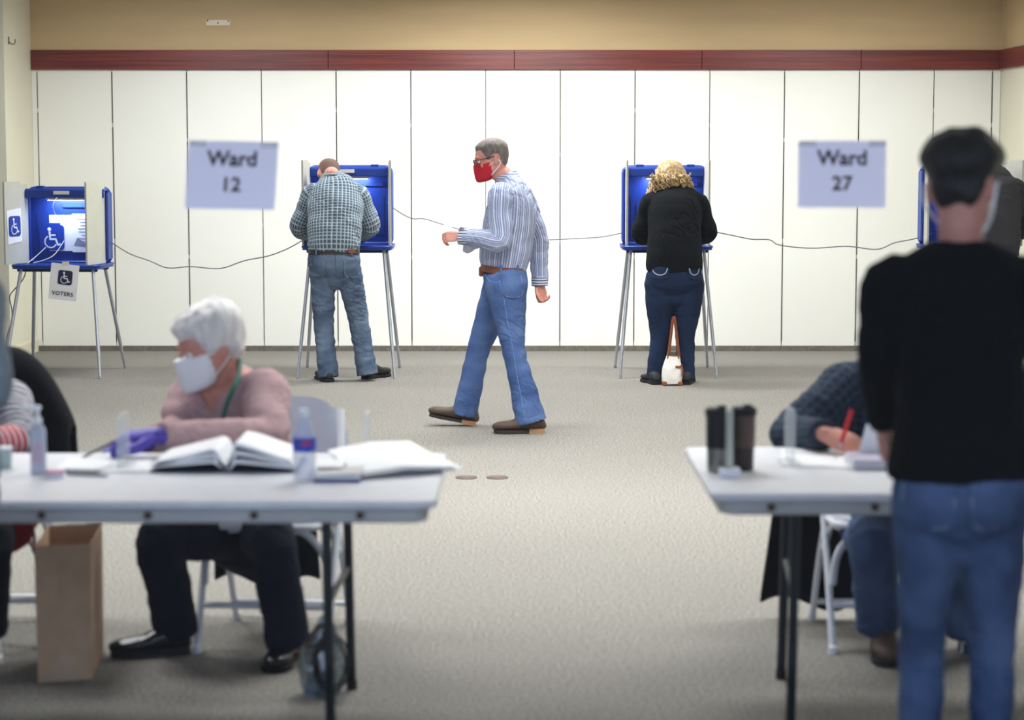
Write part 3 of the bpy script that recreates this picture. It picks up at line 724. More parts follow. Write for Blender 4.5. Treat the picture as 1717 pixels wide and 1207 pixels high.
    for lg in cfg['legs']:
        h, k, an = (Vector(q) for q in lg['j']); r = lg.get('r', LR); end = an + (an-k).normalized()*pz.get('len', .02)
        st = [(h, r[0], r[0]*1.02), (h.lerp(k, .4), r[1], r[1]*1.03), (k + (k-h).normalized()*.0, r[2], r[2]*1.03), (k.lerp(an, .45), r[3], r[3]*1.05), (end, r[4], r[4]*1.12)]
        pn.loft(st, lg.get('side', side), 22, 5, ends=('round', 'flat'))
    tro = pn.build(pz.get('name', 'trousers'), pz['mat'], root, vg, 5, pz.get('fold', .006), pz.get('ff', (8, 20)), L)
    for lg in cfg['legs']:
        if 'shoe' in lg:
            kw = dict(lg['shoe']); shoe(root, L, lg['j'][2], kw.pop('heel'), lg['toe'], kw.pop('length', .285), kw.pop('m'), kw.pop('sole'), **kw)
    def part(mb, name, m, smooth=True, par=None):
        mb.v = [tuple(L(q)) for q in mb.v]; return mb.build(name, m, par if par is not None else root, smooth)
    return root, H, part, so, tro, L

def conform(ob, root, pts, d, lift=.003, back=.4):
    """drop points onto the surface of a garment along direction d"""
    off = root.location
    key = ob.name
    if key not in BVHS: BVHS[key] = BVHTree.FromPolygons([q.co for q in ob.data.vertices], [tuple(p.vertices) for p in ob.data.polygons])
    d = Vector(d).normalized(); out = []
    for p in pts:
        h = BVHS[key].ray_cast(Vector(p) - off - d*back, d, back + .15)
        out.append((h[0] - d*lift + off) if h[0] is not None else (out[-1] if out else Vector(p)))
    return out
BVHS = {}
def on_floor(p): return (p.x, p.y, 0.)
J_MID = m_denim('denim_washed', '#37475f', '#76869c', .75)
J_BLUE = m_denim('denim_blue', '#2f4474', '#6780ac', .6)
J_DARK = m_denim('denim_dark', '#101a30', '#2b3b5c', .55)
J_SLIM = m_denim('denim_slim', '#22304f', '#5a7097', .8)
PLAID = m_plaid('plaid_shirt', '#697886', '#aab6be', '#495663')
PLAID2 = m_plaid('dark_plaid', '#2d3746', '#3d475a', '#222b38', .03)
STRIPE = m_stripe('striped_shirt', '#a3aac4', '#6e7693', '#cdd3e4', .0135)
CUFFS = m_zstripe('striped_cuff', '#c3c9da', '#4b5068', .016)
COLLARS = m_zstripe('striped_collar', '#c0c6d8', '#646b88', .014)
COLLARP = mat('plaid_collar', '#7f8c97', .9, var=.2, vscale=90)
COLLARD = mat('dark_collar', '#2d3746', .9, var=.2, vscale=60)
KNITB = mat('black_knit', '#07090b', .95, var=.12, vscale=30, bump=(90, .3), spec=.08)
HOOD = mat('charcoal_fleece', '#3a3a3e', .95, var=.08, vscale=20, bump=(60, .3), spec=.1)
GREYKNIT = mat('grey_knit', '#8a929d', .95, var=.06, vscale=30, bump=(80, .3), spec=.1)
HAIRG = mat('grey_brown_hair', '#6b625e', .75, var=.25, vscale=90, stretch=(1, 1, .25), bump=(160, .5))
HAIRB = mat('cropped_brown_hair', '#6b5248', .8, var=.2, vscale=90, bump=(180, .4))
HAIRW = mat('silver_hair', '#dcd8d6', .6, var=.10, vscale=45, stretch=(1, 1, .3), bump=(70, .5))
HAIRK = mat('black_hair', '#100d0c', .55, var=.25, vscale=60, stretch=(1, 1, .3), bump=(90, .5))
HAIRY = mat('blond_hair', '#ad9268', .6, var=.42, vscale=55)
LIPBELT = mat('belt_leather', '#6a3c28', .5, var=.12, vscale=20)

def jeans_details(part, tro, L, mloc, m, arcs=False):
    """back pockets: two flat patches given by centre, right vector, up vector"""
    for (c, ux, uy, wd, ht) in mloc:
        ux, uy = Vector(ux).normalized(), Vector(uy).normalized()
        nz = ux.cross(uy); n_ = 8
        gp = conform(tro, tro.parent, [Vector(c) + ux*(i/n_-.5)*wd + uy*(ht/2 - (ht*.82 + ht*.18*(1-abs(2*i/n_-1)))*j/n_) for j in range(n_+1) for i in range(n_+1)], -nz, .005)
        part(MB().grid(lambda u, v: gp[round(v*n_)*(n_+1)+round(u*n_)], n_, n_, .004), 'back_pocket', m, True, tro)
        th = mat('pocket_thread', '#b9b6a8' if arcs else '#94a2b6', .8)
        pts = [(-wd/2+.006, ht/2-.006), (-wd/2+.006, -ht*.3), (0, -ht/2+.008), (wd/2-.006, -ht*.3), (wd/2-.006, ht/2-.006)]
        if arcs: pts = [(-wd/2+.01, ht*.35), (-wd*.3, 0), (0, -ht*.15), (wd*.3, 0), (wd/2-.01, ht*.35)]
        part(MB().tube(conform(tro, tro.parent, crom([Vector(c) + ux*x + uy*y for x, y in pts], 5), -nz, .0075), .0042 if arcs else .0018, 6), 'stitching', th, True, tro)
def belt(part, ctr, side, fwd, a, b, m, hgt=.034, n=36, tilt=0.):
    s_, f = Vector(side).normalized(), Vector(fwd).normalized(); mb = MB(); vs_ = []; fs_ = []
    for dz, gr in ((-hgt/2, .002), (-hgt/2, .008), (hgt/2, .008), (hgt/2, .002)):
        for k in range(n):
            th = 2*PI*k/n; cs, sn = math.cos(th), math.sin(th); e = 2/2.3
            vs_.append(Vector(ctr) + s_*math.copysign(abs(cs)**e, cs)*(a+gr) + f*math.copysign(abs(sn)**e, sn)*(b+gr) + Vector((0, 0, dz + tilt*sn)))
    for j in range(4):
        for k in range(n): fs_.append((j*n+k, j*n+(k+1) % n, ((j+1) % 4)*n+(k+1) % n, ((j+1) % 4)*n+k))
    return part(mb._add(vs_, fs_), 'belt', m)

# ---- man in plaid shirt at the booth (seen from behind)
yb = 15.42
cfg = dict(base=on_floor(P(572, 640, 15.42)), side=(1, 0, 0), skin=SKIN2,
    head=(P(551, 294, 15.84), (-.22, .80, -.58), (0, .5, .8), .98),
    torso=[(P(560, 426, yb), .172, .125), (P(560, 410, yb), .192, .140), (P(561, 376, yb+.05), .196, .142), (P(562, 343, yb+.12), .20, .135), (P(562, 319, yb+.18), .185, .105), (P(558, 303, yb+.24), .115, .075), (P(555, 294, yb+.27), .066, .062)],
    pelvis=[(P(560, 466, yb), .10, .09), (P(560, 452, yb), .180, .130), (P(560, 437, yb), .188, .135), (P(560, 420, yb), .178, .122)],
    arms=[dict(j=(P(523, 326, 15.60), P(503, 380, 15.66), P(530, 402, 15.92)), hand=((.5, 1, 0), (0, 0, -1), (1, 0, 0)), ref=(1, 0, .2)),
          dict(j=(P(602, 326, 15.60), P(621, 380, 15.66), P(596, 402, 15.92)), hand=((-.5, 1, 0), (0, 0, -1), (-1, 0, 0)), ref=(1, 0, .2))],
    legs=[dict(j=(P(540, 446, yb), P(543, 545, yb+.05), P(550, 626, yb)), toe=(-.35, .9, 0), shoe=dict(heel=PZ(553, 641, 0), m=RUBBER, sole=mat('shoe_sole_black', '#141516', .8))),
          dict(j=(P(582, 446, yb), P(602, 540, yb+.06), P(615, 621, yb+.04)), toe=(.55, .8, 0), shoe=dict(heel=PZ(612, 636, 0), m=RUBBER, sole=MATS.get('shoe_sole_black') or mat('shoe_sole_black', '#141516', .8)))],
    shirt=dict(mat=PLAID, fold=.008, arm=(.078, .076, .074, .064, .05), ff=(7, 13), ex=2.3, collar=(P(556, 302, 15.66), (-.05, .5, .85), .078, .062, .045), collar_mat=COLLARP),
    pants=dict(mat=J_MID, r=(.098, .090, .074, .072, .078), fold=.008, len=.03, ff=(7, 22)))
root, H, part, so, tro, L = figure('man in grey plaid shirt and faded jeans bent over a booth', cfg)
part(H.shell(hair_fn(.007, .002, back=-.075, front=.078), nz=.002), 'hair', HAIRB)
belt(part, P(560, 421, yb), (1, 0, 0), (0, 1, 0), .178, .125, mat('dark_belt', '#33272a', .5))
z = P(560, 447, yb).z
jeans_details(part, tro, L, [(P(532, 450, yb-.137), (1, 0, 0), (0, 0, 1), .105, .125), (P(589, 453, yb-.137), (1, 0, 0), (0, 0, 1), .105, .125)], J_MID)
part(MB().tube(conform(tro, root, crom([P(560, 428, 15.2), P(561, 445, 15.2), P(562, 462, 15.2), P(562, 470, 15.2)], 4), (0, 1, 0), .0), .002, 6), 'back_seam', mat('dark_thread', '#3c4a5e', .8), True, tro)
part(MB().tube(conform(so, root, crom([P(519, 330, 15.3), P(535, 321, 15.3), P(560, 317, 15.3), P(590, 320, 15.3), P(607, 330, 15.3)], 6), (0, 1, 0), .0), .002, 6), 'yoke_seam', mat('shirt_seam', '#49555f', .9), True, so)
part(MB().box(P(590, 421, 15.29), (.05, .008, .025)), 'leather_patch', TANL, False, tro)
for px in (560, 590, 530): part(MB().box(P(px, 422, 15.295), (.012, .012, .045)), 'belt_loop', J_MID, False, tro)

# ---- walking man with red mask
yc = 12.80
near, far = 12.60, 13.02
cfg = dict(base=on_floor(P(840, 727, 12.75)), side=(0, 1, 0), vbody=.005, vgarment=.006, skin=SKIN2,
    head=(P(825, 268, yc), (-.95, -.10, -.22), (-.2, 0, 1), 1.0),
    torso=[(P(843, 455, yc), .168, .125), (P(845, 440, yc), .180, .146), (P(849, 408, yc), .186, .158), (P(855, 372, yc), .195, .156), (P(858, 342, yc), .20, .143), (P(859, 320, yc), .18, .10), (P(853, 304, yc), .11, .07), (P(845, 294, yc), .064, .060)],
    pelvis=[(P(846, 500, yc), .11, .10), (P(848, 484, yc), .178, .125), (P(847, 466, yc), .182, .132), (P(844, 450, yc), .172, .127)],
    arms=[dict(j=(P(839, 327, near), P(836, 404, near-.06), P(775, 396, near-.02)), hand=((-1, -.05, -.02), (0, .75, -.65), (0, -.35, .9)), hk=dict(curl=1.0, thumb=.9, sc=.98)),
          dict(j=(P(874, 328, far), P(902, 404, far+.04), P(905, 474, far)), hand=((.12, -.05, -1), (.5, -.85, 0), (-.8, -.6, 0)), hk=dict(curl=.95, thumb=.7, sc=1.0), ref=(1, 0, .2))],
    legs=[dict(j=(P(849, 478, near+.09), P(861, 585, near+.06), P(889, 700, near+.04)), toe=(-1, -.06, 0), r=(.125, .100, .070, .072, .086), shoe=dict(heel=(*P(911, 727, near+.04).xy, 0), m=BROWNL, sole=SOLE, length=.295, hgt=.095, boot=.06, name='boot')),
          dict(j=(P(842, 478, far-.10), P(804, 580, far-.06), P(780, 688, far-.05)), toe=(-1, .0, 0), r=(.115, .094, .070, .068, .070), shoe=dict(heel=(*P(796, 714, far-.05).xy, 0), m=BROWNL, sole=SOLE, length=.285, hgt=.095, boot=.06, name='boot', pitch=.20))],
    shirt=dict(mat=STRIPE, fold=.007, arm=(.074, .073, .066, .058, .048), ff=(8, 14), cuffs=CUFFS, ex=2.2, collar=(P(852, 305, yc), (-.28, 0, 1), .078, .064, .052), collar_mat=COLLARS),
    pants=dict(mat=J_BLUE, r=(.115, .095, .07, .07, .07), fold=.006, len=.03, ff=(7, 16)))
root, H, part, so, tro, L = figure('walking man in striped blue shirt with red mask and glasses', cfg)
part(H.shell(hair_fn(.010, .006, front=.066), nz=.003), 'hair', HAIRG)
REDM = mat('red_mask_cloth', '#b3152a', .8, var=.08, vscale=20)
mk = part(H.shell(mask_fn(.008, .020, -.13, .002, .022)), 'mask', REDM)
for x in (-1, 1):
    part(MB().tube(crom([H.w((x*.066, .035, -.03)), H.w((x*.080, -.005, -.012)), H.w((x*.084, -.034, -.01)), H.w((x*.080, -.03, -.04)), H.w((x*.068, .03, -.085))], 4), .002, 6), 'ear_loop', PAPER, True, mk)
FRAME = mat('glasses_frame', '#2c2024', .4, var=0)
gl = MB()
for x in (-1, 1):
    gl.tube([H.w((x*.033 + a*.024, .108 - abs(a)*.006*(x*a > 0), .006 + b*.017)) for a, b in ((-1, -.7), (-.8, -1), (.8, -1), (1, -.7), (1, .8), (.8, 1), (-.8, 1), (-1, .8))], .0024, 6, closed=True)
    gl.tube(crom([H.w((x*.058, .102, .016)), H.w((x*.078, .05, .017)), H.w((x*.083, -.01, .018)), H.w((x*.08, -.03, .005))], 4), .0026, 6)
gl.tube([H.w((-.009, .110, .010)), H.w((0, .114, .013)), H.w((.009, .110, .010))], .0022, 6)
go = part(gl, 'glasses', FRAME)
for x in (-1, 1): part(MB().prism([(a*.022, b*.015) for a, b in ((-1, -.8), (1, -.8), (1, .8), (-1, .8))], H.w((x*.033, .107, .006)), H.R @ Vector((1, 0, 0)), H.R @ Vector((0, 0, 1)), .001), 'lens', m_glass('lens', '#f4f6f6', .12), False, go)
bl = belt(part, P(844, 451, yc), (0, 1, 0), (1, 0, 0), .174, .128, LIPBELT, .04, tilt=-.012)
part(MB().rbox(P(807, 455, yc), (.03, .075, .06), .012, 2), 'buckle', mat('buckle_bronze', '#8a5a40', .4, .4), True, bl)
jeans_details(part, tro, L, [(P(866, 482, yc-.3), (1, .25, 0), (-.05, 0, 1), .125, .14)], J_BLUE)
part(MB().tube(conform(tro, root, crom([P(838, 472, 12.6), P(845, 500, 12.6), P(852, 545, 12.6), P(861, 590, 12.6), P(867, 630, 12.6), P(875, 670, 12.6), P(881, 704, 12.6)], 5), (0, 1, 0), .0), .0018, 6), 'side_seam', mat('pale_thread', '#6482bd', .8), True, tro)
part(MB().tube(conform(tro, root, crom([P(814, 464, 12.6), P(822, 472, 12.6), P(833, 473, 12.6), P(841, 469, 12.6)], 4), (0, 1, 0), .001), .0022, 6), 'front_pocket_edge', MATS['pale_thread'], True, tro)
for px, yy in ((840, 12.615), (868, 12.645)): part(MB().box(P(px, 452, yy), (.014, .012, .055)), 'belt_loop', J_BLUE, False, tro)
part(MB().grid(lambda u, v: P(776 + 26*u + 2*v, 421 - 22*v + 4*math.sin(u*5), 12.60 + .03*math.sin(u*4)), 10, 6, .002), 'loose_shirt_front', STRIPE, True, so)
q = P(768, 386, near-.03)
ba = thing('ballot_paper', 'white folded ballot sheet pinched in the walking man\'s hand', 'paper', q)
MB().grid(lambda u, v: (-.09+.13*u, -.05+.07*v, .008+.010*math.sin(u*3)+.012*u+.02*v), 8, 6, .0012).build('sheet', PAPER, ba, True)

# ---- curly blond woman at the booth
yw = 15.30
cfg = dict(base=on_floor(P(1124, 643, 15.3)), side=(1, 0, 0),
    head=(P(1125, 306, 15.66), (.1, .82, -.5), (0, .5, .8), .98),
    torso=[(P(1131, 453, yw), .200, .155), (P(1131, 440, yw), .200, .158), (P(1131, 412, yw+.03), .196, .150), (P(1131, 382, yw+.08), .192, .145), (P(1131, 352, yw+.14), .196, .135), (P(1131, 331, yw+.2), .180, .105), (P(1129, 318, yw+.24), .11, .07), (P(1128, 311, yw+.26), .062, .058)],
    pelvis=[(P(1131, 494, yw), .14, .11), (P(1131, 478, yw), .198, .155), (P(1131, 460, yw), .196, .155), (P(1131, 438, yw), .182, .14)],
    arms=[dict(j=(P(1092, 340, 15.48), P(1076, 392, 15.52), P(1098, 402, 15.80)), hand=((.3, 1, 0), (0, 0, -1), (1, 0, 0)), ref=(1, 0, .2)),
          dict(j=(P(1171, 340, 15.48), P(1184, 390, 15.52), P(1160, 402, 15.80)), hand=((-.3, 1, 0), (0, 0, -1), (-1, 0, 0)), ref=(1, 0, .2))],
    legs=[dict(j=(P(1108, 472, yw), P(1107, 560, yw+.03), P(1099, 625, yw)), toe=(-.3, .9, 0), shoe=dict(heel=PZ(1102, 645, 0), m=RUBBER, sole=MATS['shoe_sole_black'], length=.25, hgt=.07)),
          dict(j=(P(1154, 472, yw), P(1149, 560, yw+.03), P(1150, 625, yw)), toe=(.2, .95, 0), shoe=dict(heel=PZ(1149, 645, 0), m=RUBBER, sole=MATS['shoe_sole_black'], length=.25, hgt=.07))],
    shirt=dict(mat=BLACKCLOTH, fold=.006, arm=(.078, .076, .076, .06, .046), ff=(6, 11), name='sweater'),
    pants=dict(mat=J_DARK, r=(.118, .108, .074, .066, .064), fold=.005, len=.05))
root, H, part, so, tro, L = figure('woman with curly blond hair in black sweater and dark jeans', cfg)
hm = MB(); base = H.shell(lambda p: (.040 + .006*sstep((p.z-.0)/.06))*sstep((p.z-hairline(p.y, .07, -.12, -.13, -.12))/.03), nz=.006, nf=60)
hm._add(base.v, base.f)
rnd = random.Random(3)
for i in range(330):
    a = rnd.uniform(-.55*PI, 1.55*PI); el = rnd.uniform(-.35, 1.35)
    d = Vector((math.cos(a)*math.cos(el), -abs(math.sin(a))*math.cos(el) if rnd.random() < .75 else .35*math.sin(a)*math.cos(el), math.sin(el)))
    s0 = H.c + Vector((d.x*.098, d.y*.115, d.z*.105 + .012)); pts = []; ln = rnd.uniform(.15, .225); ph = rnd.uniform(0, 6)
    out = Vector((d.x, d.y, 0)); out = out.normalized() if out.length > .05 else Vector((rnd.uniform(-1, 1), -1, 0)).normalized()
    for k in range(15):
        f = k/14; rr = .011 + .004*math.sin(i)
        dr = s0 + out*(.07*math.sin(f*1.5)*(.7+.5*math.cos(el))) + Vector((0, .01*f, -ln*f*(.35+.65*f)))
        pts.append(dr + Vector((math.cos(ph+k*1.35)*rr, math.sin(ph+k*1.35)*rr, rr*.5*math.sin(ph+k*1.9))))
    hm.tube(pts, [.0062*(1-.45*k/14) for k in range(15)], 5)
for i in range(110):
    s0 = P(1092 + 66*rnd.random(), 290 + 14*rnd.random(), 15.455 + .05*rnd.random()); ln = .06 + .06*rnd.random(); ph = rnd.uniform(0, 6)
    hm.tube([s0 + Vector((math.cos(ph+k*1.3)*.010, math.sin(ph+k*1.3)*.008 - .02*math.sin(k/4), -ln*k/11)) for k in range(12)], [.0068*(1-.4*k/11) for k in range(12)], 5)
part(hm, 'hair', HAIRY, 'all')
jeans_details(part, tro, L, [(P(1107, 458, yw-.158), (1, 0, 0), (0, 0, 1), .125, .10), (P(1166, 458, yw-.150), (1, .2, 0), (0, 0, 1), .10, .10)], J_DARK, True)
# handbag between her feet
hb = PZ(1127, 646, 0); t = thing('handbag', 'white handbag with brown leather trim between the blond woman\'s feet', 'handbag', (hb.x, hb.y+.02, 0))
BAGW = mat('white_leather', '#e7e4de', .5, var=.05, vscale=20, bump=(30, .3))
fl = Flesh(); fl.loft([((0, 0, .008), .068, .055), ((0, 0, .06), .074, .060), ((.002, 0, .13), .068, .05), ((.006, 0, .19), .052, .03), ((.008, 0, .212), .045, .022)], (1, 0, 0), 22, 4, ends=('flat', 'flat'), ex=3)
fl.build('bag_body', BAGW, t, .006, 2, .003, (20, 20))
for x in (-1, 1): MB().rbox((x*.056, -.03, .016), (.034, .064, .032), .01, 2).build('corner_patch', TANL, t, True)
MB().tube([(.045*math.cos(a)+.008, .022*math.sin(a), .212) for a in (2*PI*k/20 for k in range(20))], .006, 6, closed=True).build('top_trim', TANL, t, True)
for y, dx in ((-.022, .0), (.022, .012)):
    MB().tube(crom([(-.034+dx, y, .19), (-.018+dx, y, .33), (-.004+dx, y, .46), (.004+dx, y, .485), (.012+dx, y, .45), (.03+dx, y, .32), (.045+dx, y, .19)], 5), .0058, 8).build('handle', TANL, t, True)
MB().box((.045, -.052, .135), (.05, .006, .016)).build('strap', TANL, t); MB().tube(crom([(.06, -.05, .15), (.07, -.055, .11), (.068, -.055, .07)], 4), .007, 6).build('tassel', TANL, t, True)
MB().rbox((.008, 0, .222), (.05, .03, .03), .008, 2).build('contents', mat('bag_contents', '#4d5148', .8), t, True)

# ---- person in dark fleece at the right booth
cfg = dict(base=on_floor(P(1662, 640, 15.4)), side=(1, 0, 0),
    head=(P(1648, 290, 15.80), (-.1, .8, -.55), (0, .5, .8), 1.),
    torso=[(P(1664, 430, yb), .19, .14), (P(1664, 405, yb), .20, .145), (P(1664, 370, yb+.05), .205, .145), (P(1664, 335, yb+.12), .205, .14), (P(1663, 308, yb+.18), .185, .11), (P(1660, 291, yb+.24), .12, .08), (P(1655, 284, yb+.27), .07, .066)],
    pelvis=[(P(1662, 466, yb), .10, .09), (P(1662, 452, yb), .180, .130), (P(1662, 437, yb), .188, .135), (P(1662, 418, yb), .178, .122)],
    arms=[dict(j=(P(1625, 318, 15.60), P(1606, 374, 15.66), P(1630, 400, 15.92)), hand=((.5, 1, 0), (0, 0, -1), (1, 0, 0)), ref=(1, 0, .2)),
          dict(j=(P(1704, 318, 15.60), P(1724, 374, 15.66), P(1700, 400, 15.92)), hand=((-.5, 1, 0), (0, 0, -1), (-1, 0, 0)), ref=(1, 0, .2))],
    legs=[dict(j=(P(1642, 446, yb), P(1640, 545, yb+.05), P(1638, 624, yb)), toe=(-.2, .9, 0), shoe=dict(heel=PZ(1638, 640, 0), m=RUBBER, sole=MATS['shoe_sole_black'])),
          dict(j=(P(1684, 446, yb), P(1690, 545, yb+.05), P(1692, 624, yb)), toe=(.2, .9, 0), shoe=dict(heel=PZ(1692, 640, 0), m=RUBBER, sole=MATS['shoe_sole_black']))],
    shirt=dict(mat=HOOD, fold=.007, arm=(.08, .078, .074, .064, .05), ff=(7, 20), name='fleece_jacket'),
    pants=dict(mat=J_DARK, r=(.098, .090, .074, .072, .074), fold=.006, len=.03))
root, H, part, so, tro, L = figure('person in charcoal fleece at the right booth behind black-sweater man', cfg)
part(H.shell(hair_fn(.012, .004), nz=.003), 'hair', HAIRB)

# ---- standing man in black sweater (foreground, seen from behind)
ym = 5.25
cfg = dict(base=on_floor(P(1605, 900, ym)), side=(1, 0, 0), skin=SKIN2,
    head=(P(1613, 318, ym-.01), (.42, .9, -.12), (0, .1, 1), .95),
    torso=[(P(1612, 800, ym), .182, .13), (P(1612, 770, ym), .184, .132), (P(1611, 690, ym), .158, .125), (P(1611, 600, ym+.01), .156, .128), (P(1611, 530, ym+.01), .188, .135), (P(1611, 468, ym), .200, .115), (P(1611, 432, ym-.01), .145, .085), (P(1611, 404, ym-.01), .068, .068)],
    pelvis=[(P(1610, 900, ym), .08, .08), (P(1610, 870, ym), .160, .115), (P(1610, 830, ym), .170, .128), (P(1610, 785, ym), .16, .115)],
    arms=[dict(j=(P(1492, 476, ym), P(1470, 605, ym+.05), P(1481, 712, ym+.20)), hand=((.12, .25, -.95), (1, 0, .3), (0, 1, .3)), hk=dict(curl=.5), ref=(1, 0, .2)),
          dict(j=(P(1730, 476, ym), P(1752, 605, ym+.05), P(1735, 700, ym+.24)), hand=((-.2, .8, -.5), (-1, 0, .3), (0, 1, .3)), hk=dict(curl=.6), ref=(1, 0, .2))],
    legs=[dict(j=(P(1557, 850, ym), P(1547, 1055, ym+.03), P(1541, 1340, ym-.04)), toe=(-.2, 1, 0), shoe=dict(heel=(P(1541, 1340, ym).x, ym-.1, 0), m=RUBBER, sole=MATS['shoe_sole_black'])),
          dict(j=(P(1665, 850, ym), P(1664, 1055, ym+.03), P(1660, 1340, ym-.04)), toe=(.25, 1, 0), shoe=dict(heel=(P(1660, 1340, ym).x, ym-.1, 0), m=RUBBER, sole=MATS['shoe_sole_black']))],
    shirt=dict(mat=KNITB, fold=.004, arm=(.070, .062, .048, .044, .038), ff=(6, 14), name='sweater'),
    pants=dict(mat=J_SLIM, r=(.086, .080, .060, .056, .050), fold=.005, len=.03))
root, H, part, so, tro, L = figure('young man in black sweater and slim jeans standing at right table', cfg)
part(H.shell(lambda p: (.012 + .030*sstep((p.z-.01)/.05))*sstep((p.z-hairline(p.y, .07, .022, -.07))/.025) - .0015, nz=.012, nf=26, seed=4), 'hair', HAIRK)
mk = part(H.shell(mask_fn(.008, .014, -.13, .0, .03)), 'mask', PAPER)
for x in (-1, 1): part(MB().tube(crom([H.w((x*.066, .04, -.02)), H.w((x*.088, .004, .008)), H.w((x*.094, -.022, .012)), H.w((x*.092, -.036, -.02)), H.w((x*.084, -.02, -.05)), H.w((x*.066, .03, -.08))], 4), .004, 6), 'ear_loop', PAPER, True, mk)
jeans_details(part, tro, L, [(P(1560, 850, ym-.125), (1, 0, 0), (0, 0, 1), .12, .13), (P(1668, 850, ym-.125), (1, 0, 0), (0, 0, 1), .12, .13)], J_SLIM)

# ---- seated grey-haired woman
LCARD = mat('dusty_pink_knit', '#b99a9c', .95, var=.06, vscale=40, bump=(120, .3), spec=.1)
GLOVE = mat('violet_nitrile', '#5646b4', .45, var=.06, vscale=15)
PANTSN = mat('navy_trousers', '#101424', .85, var=.15, vscale=10, bump=(30, .3), spec=.15)
SHINY = mat('polished_black', '#0e0e10', .18, var=0)
yl = 7.22
cfg = dict(base=on_floor(P(400, 1080, 7.3)), side=(.90, -.43, 0), vbody=.005, vgarment=.006, skin=SKIN2, inner=.93,
    head=(P(352, 582, 7.12), (-.86, -.42, -.34), (-.2, -.1, 1), 1.02),
    torso=[(P(415, 868, 7.34), .20, .15), (P(412, 815, 7.32), .195, .145), (P(402, 750, 7.28), .188, .14), (P(392, 700, 7.24), .185, .135), (P(385, 662, 7.2), .175, .11), (P(378, 634, 7.16), .12, .08), (P(372, 620, 7.14), .07, .066)],
    pelvis=[(P(410, 900, 7.36), .16, .13), (P(410, 880, 7.35), .195, .15), (P(410, 850, 7.34), .19, .145), (P(410, 825, 7.33), .18, .14)],
    arms=[dict(j=(P(446, 660, 7.06), P(440, 732, 6.84), P(268, 731, 6.62)), ref=(0, .3, 1), hand=((-1, -.1, .02), (.15, .1, -1), (0, -1, .1)), hk=dict(curl=.75, thumb=.35, sc=1.12, spread=.25)),
          dict(j=(P(322, 664, 7.28), P(298, 726, 7.18), P(236, 748, 6.90)), ref=(0, .3, 1), hand=((-.8, -.55, -.08), (0, .2, -1), (.5, -.8, 0)), hk=dict(curl=.5, thumb=.5))],
    legs=[dict(j=(P(385, 888, 7.28), P(268, 905, 6.98), P(296, 1058, 7.12)), toe=(-1, -.25, 0), side=(.4, .9, 0), shoe=dict(heel=PZ(316, 1095, 0), m=SHINY, sole=MATS['shoe_sole_black'], length=.26, hgt=.075)),
          dict(j=(P(440, 890, 7.30), P(456, 908, 6.90), P(484, 1080, 6.98)), toe=(-.12, -1, 0), shoe=dict(heel=PZ(486, 1100, 0), m=SHINY, sole=MATS['shoe_sole_black'], length=.25, hgt=.075))],
    shirt=dict(mat=LCARD, fold=.006, arm=(.080, .076, .066, .056, .046), ff=(8, 22), name='cardigan', neck=False, vneck=(P(385, 662, 7.2), (-.52, -.85, 0), P(355, 694, 7.1).z, P(365, 634, 7.1).z, .085)),
    pants=dict(mat=PANTSN, r=(.098, .092, .078, .074, .072), fold=.005, len=.0))
root, H, part, so, tro, L = figure('silver-haired woman in pink cardigan with white mask seated at table', cfg)
part(H.shell(lambda p: (.020 + .014*sstep((p.z-.0)/.06) + .012*sstep((-p.y-.02)/.05))*sstep((p.z-hairline(p.y, .055, -.018, -.085, -.015))/.025) - .0015, nz=.008, nf=38, seed=2), 'hair', HAIRW)
mk = part(H.shell(mask_fn(.012, .030, -.13, .006, .03)), 'mask', PAPER)
for x in (-1, 1):
    part(MB().tube(crom([H.w((x*.066, .04, -.015)), H.w((x*.084, -.002, .01)), H.w((x*.088, -.03, .004))], 4), .0022, 6), 'ear_loop', PAPER, True, mk)
    part(MB().tube(crom([H.w((x*.066, .035, -.08)), H.w((x*.078, -.01, -.05)), H.w((x*.082, -.034, -.03))], 4), .0022, 6), 'ear_loop', PAPER, True, mk)
for a in cfg['arms']:
    fl = Flesh(); hand(fl, a['j'][2], *a['hand'], grow=.003, **a['hk']); e, wv = a['j'][1], a['j'][2]; d = (wv-e).normalized()
    fl.loft([(wv-d*.045, .036, .034), (wv-d*.02, .034, .030), (wv+d*.01, .033, .026)], a['hand'][2], 14, 3, ends=('flat', 'round')); fl.build('glove', GLOVE, root, .0045, 2, .0015, (30, 30), L)
LAN = mat('green_lanyard', '#2c6b5c', .7)
part(MB().tube(crom([P(402, 604, 7.14), P(400, 630, 7.05), P(391, 652, 6.99), P(381, 676, 6.985), P(374, 700, 7.0)], 5), .0085, 6), 'lanyard', LAN)
pn_ = thing('pen', 'dark pen held in the violet gloved hand', 'pen', P(190, 765, 6.6))
MB().tube([(-.09, -.02, .0), (.03, .0, .06)], .0045, 8).build('barrel', mat('pen_black', '#25262e', .4), pn_, True); MB().tube([(-.105, -.0225, -.0075), (-.09, -.02, .0)], [.001, .004], 8).build('tip', SILVER, pn_, True)

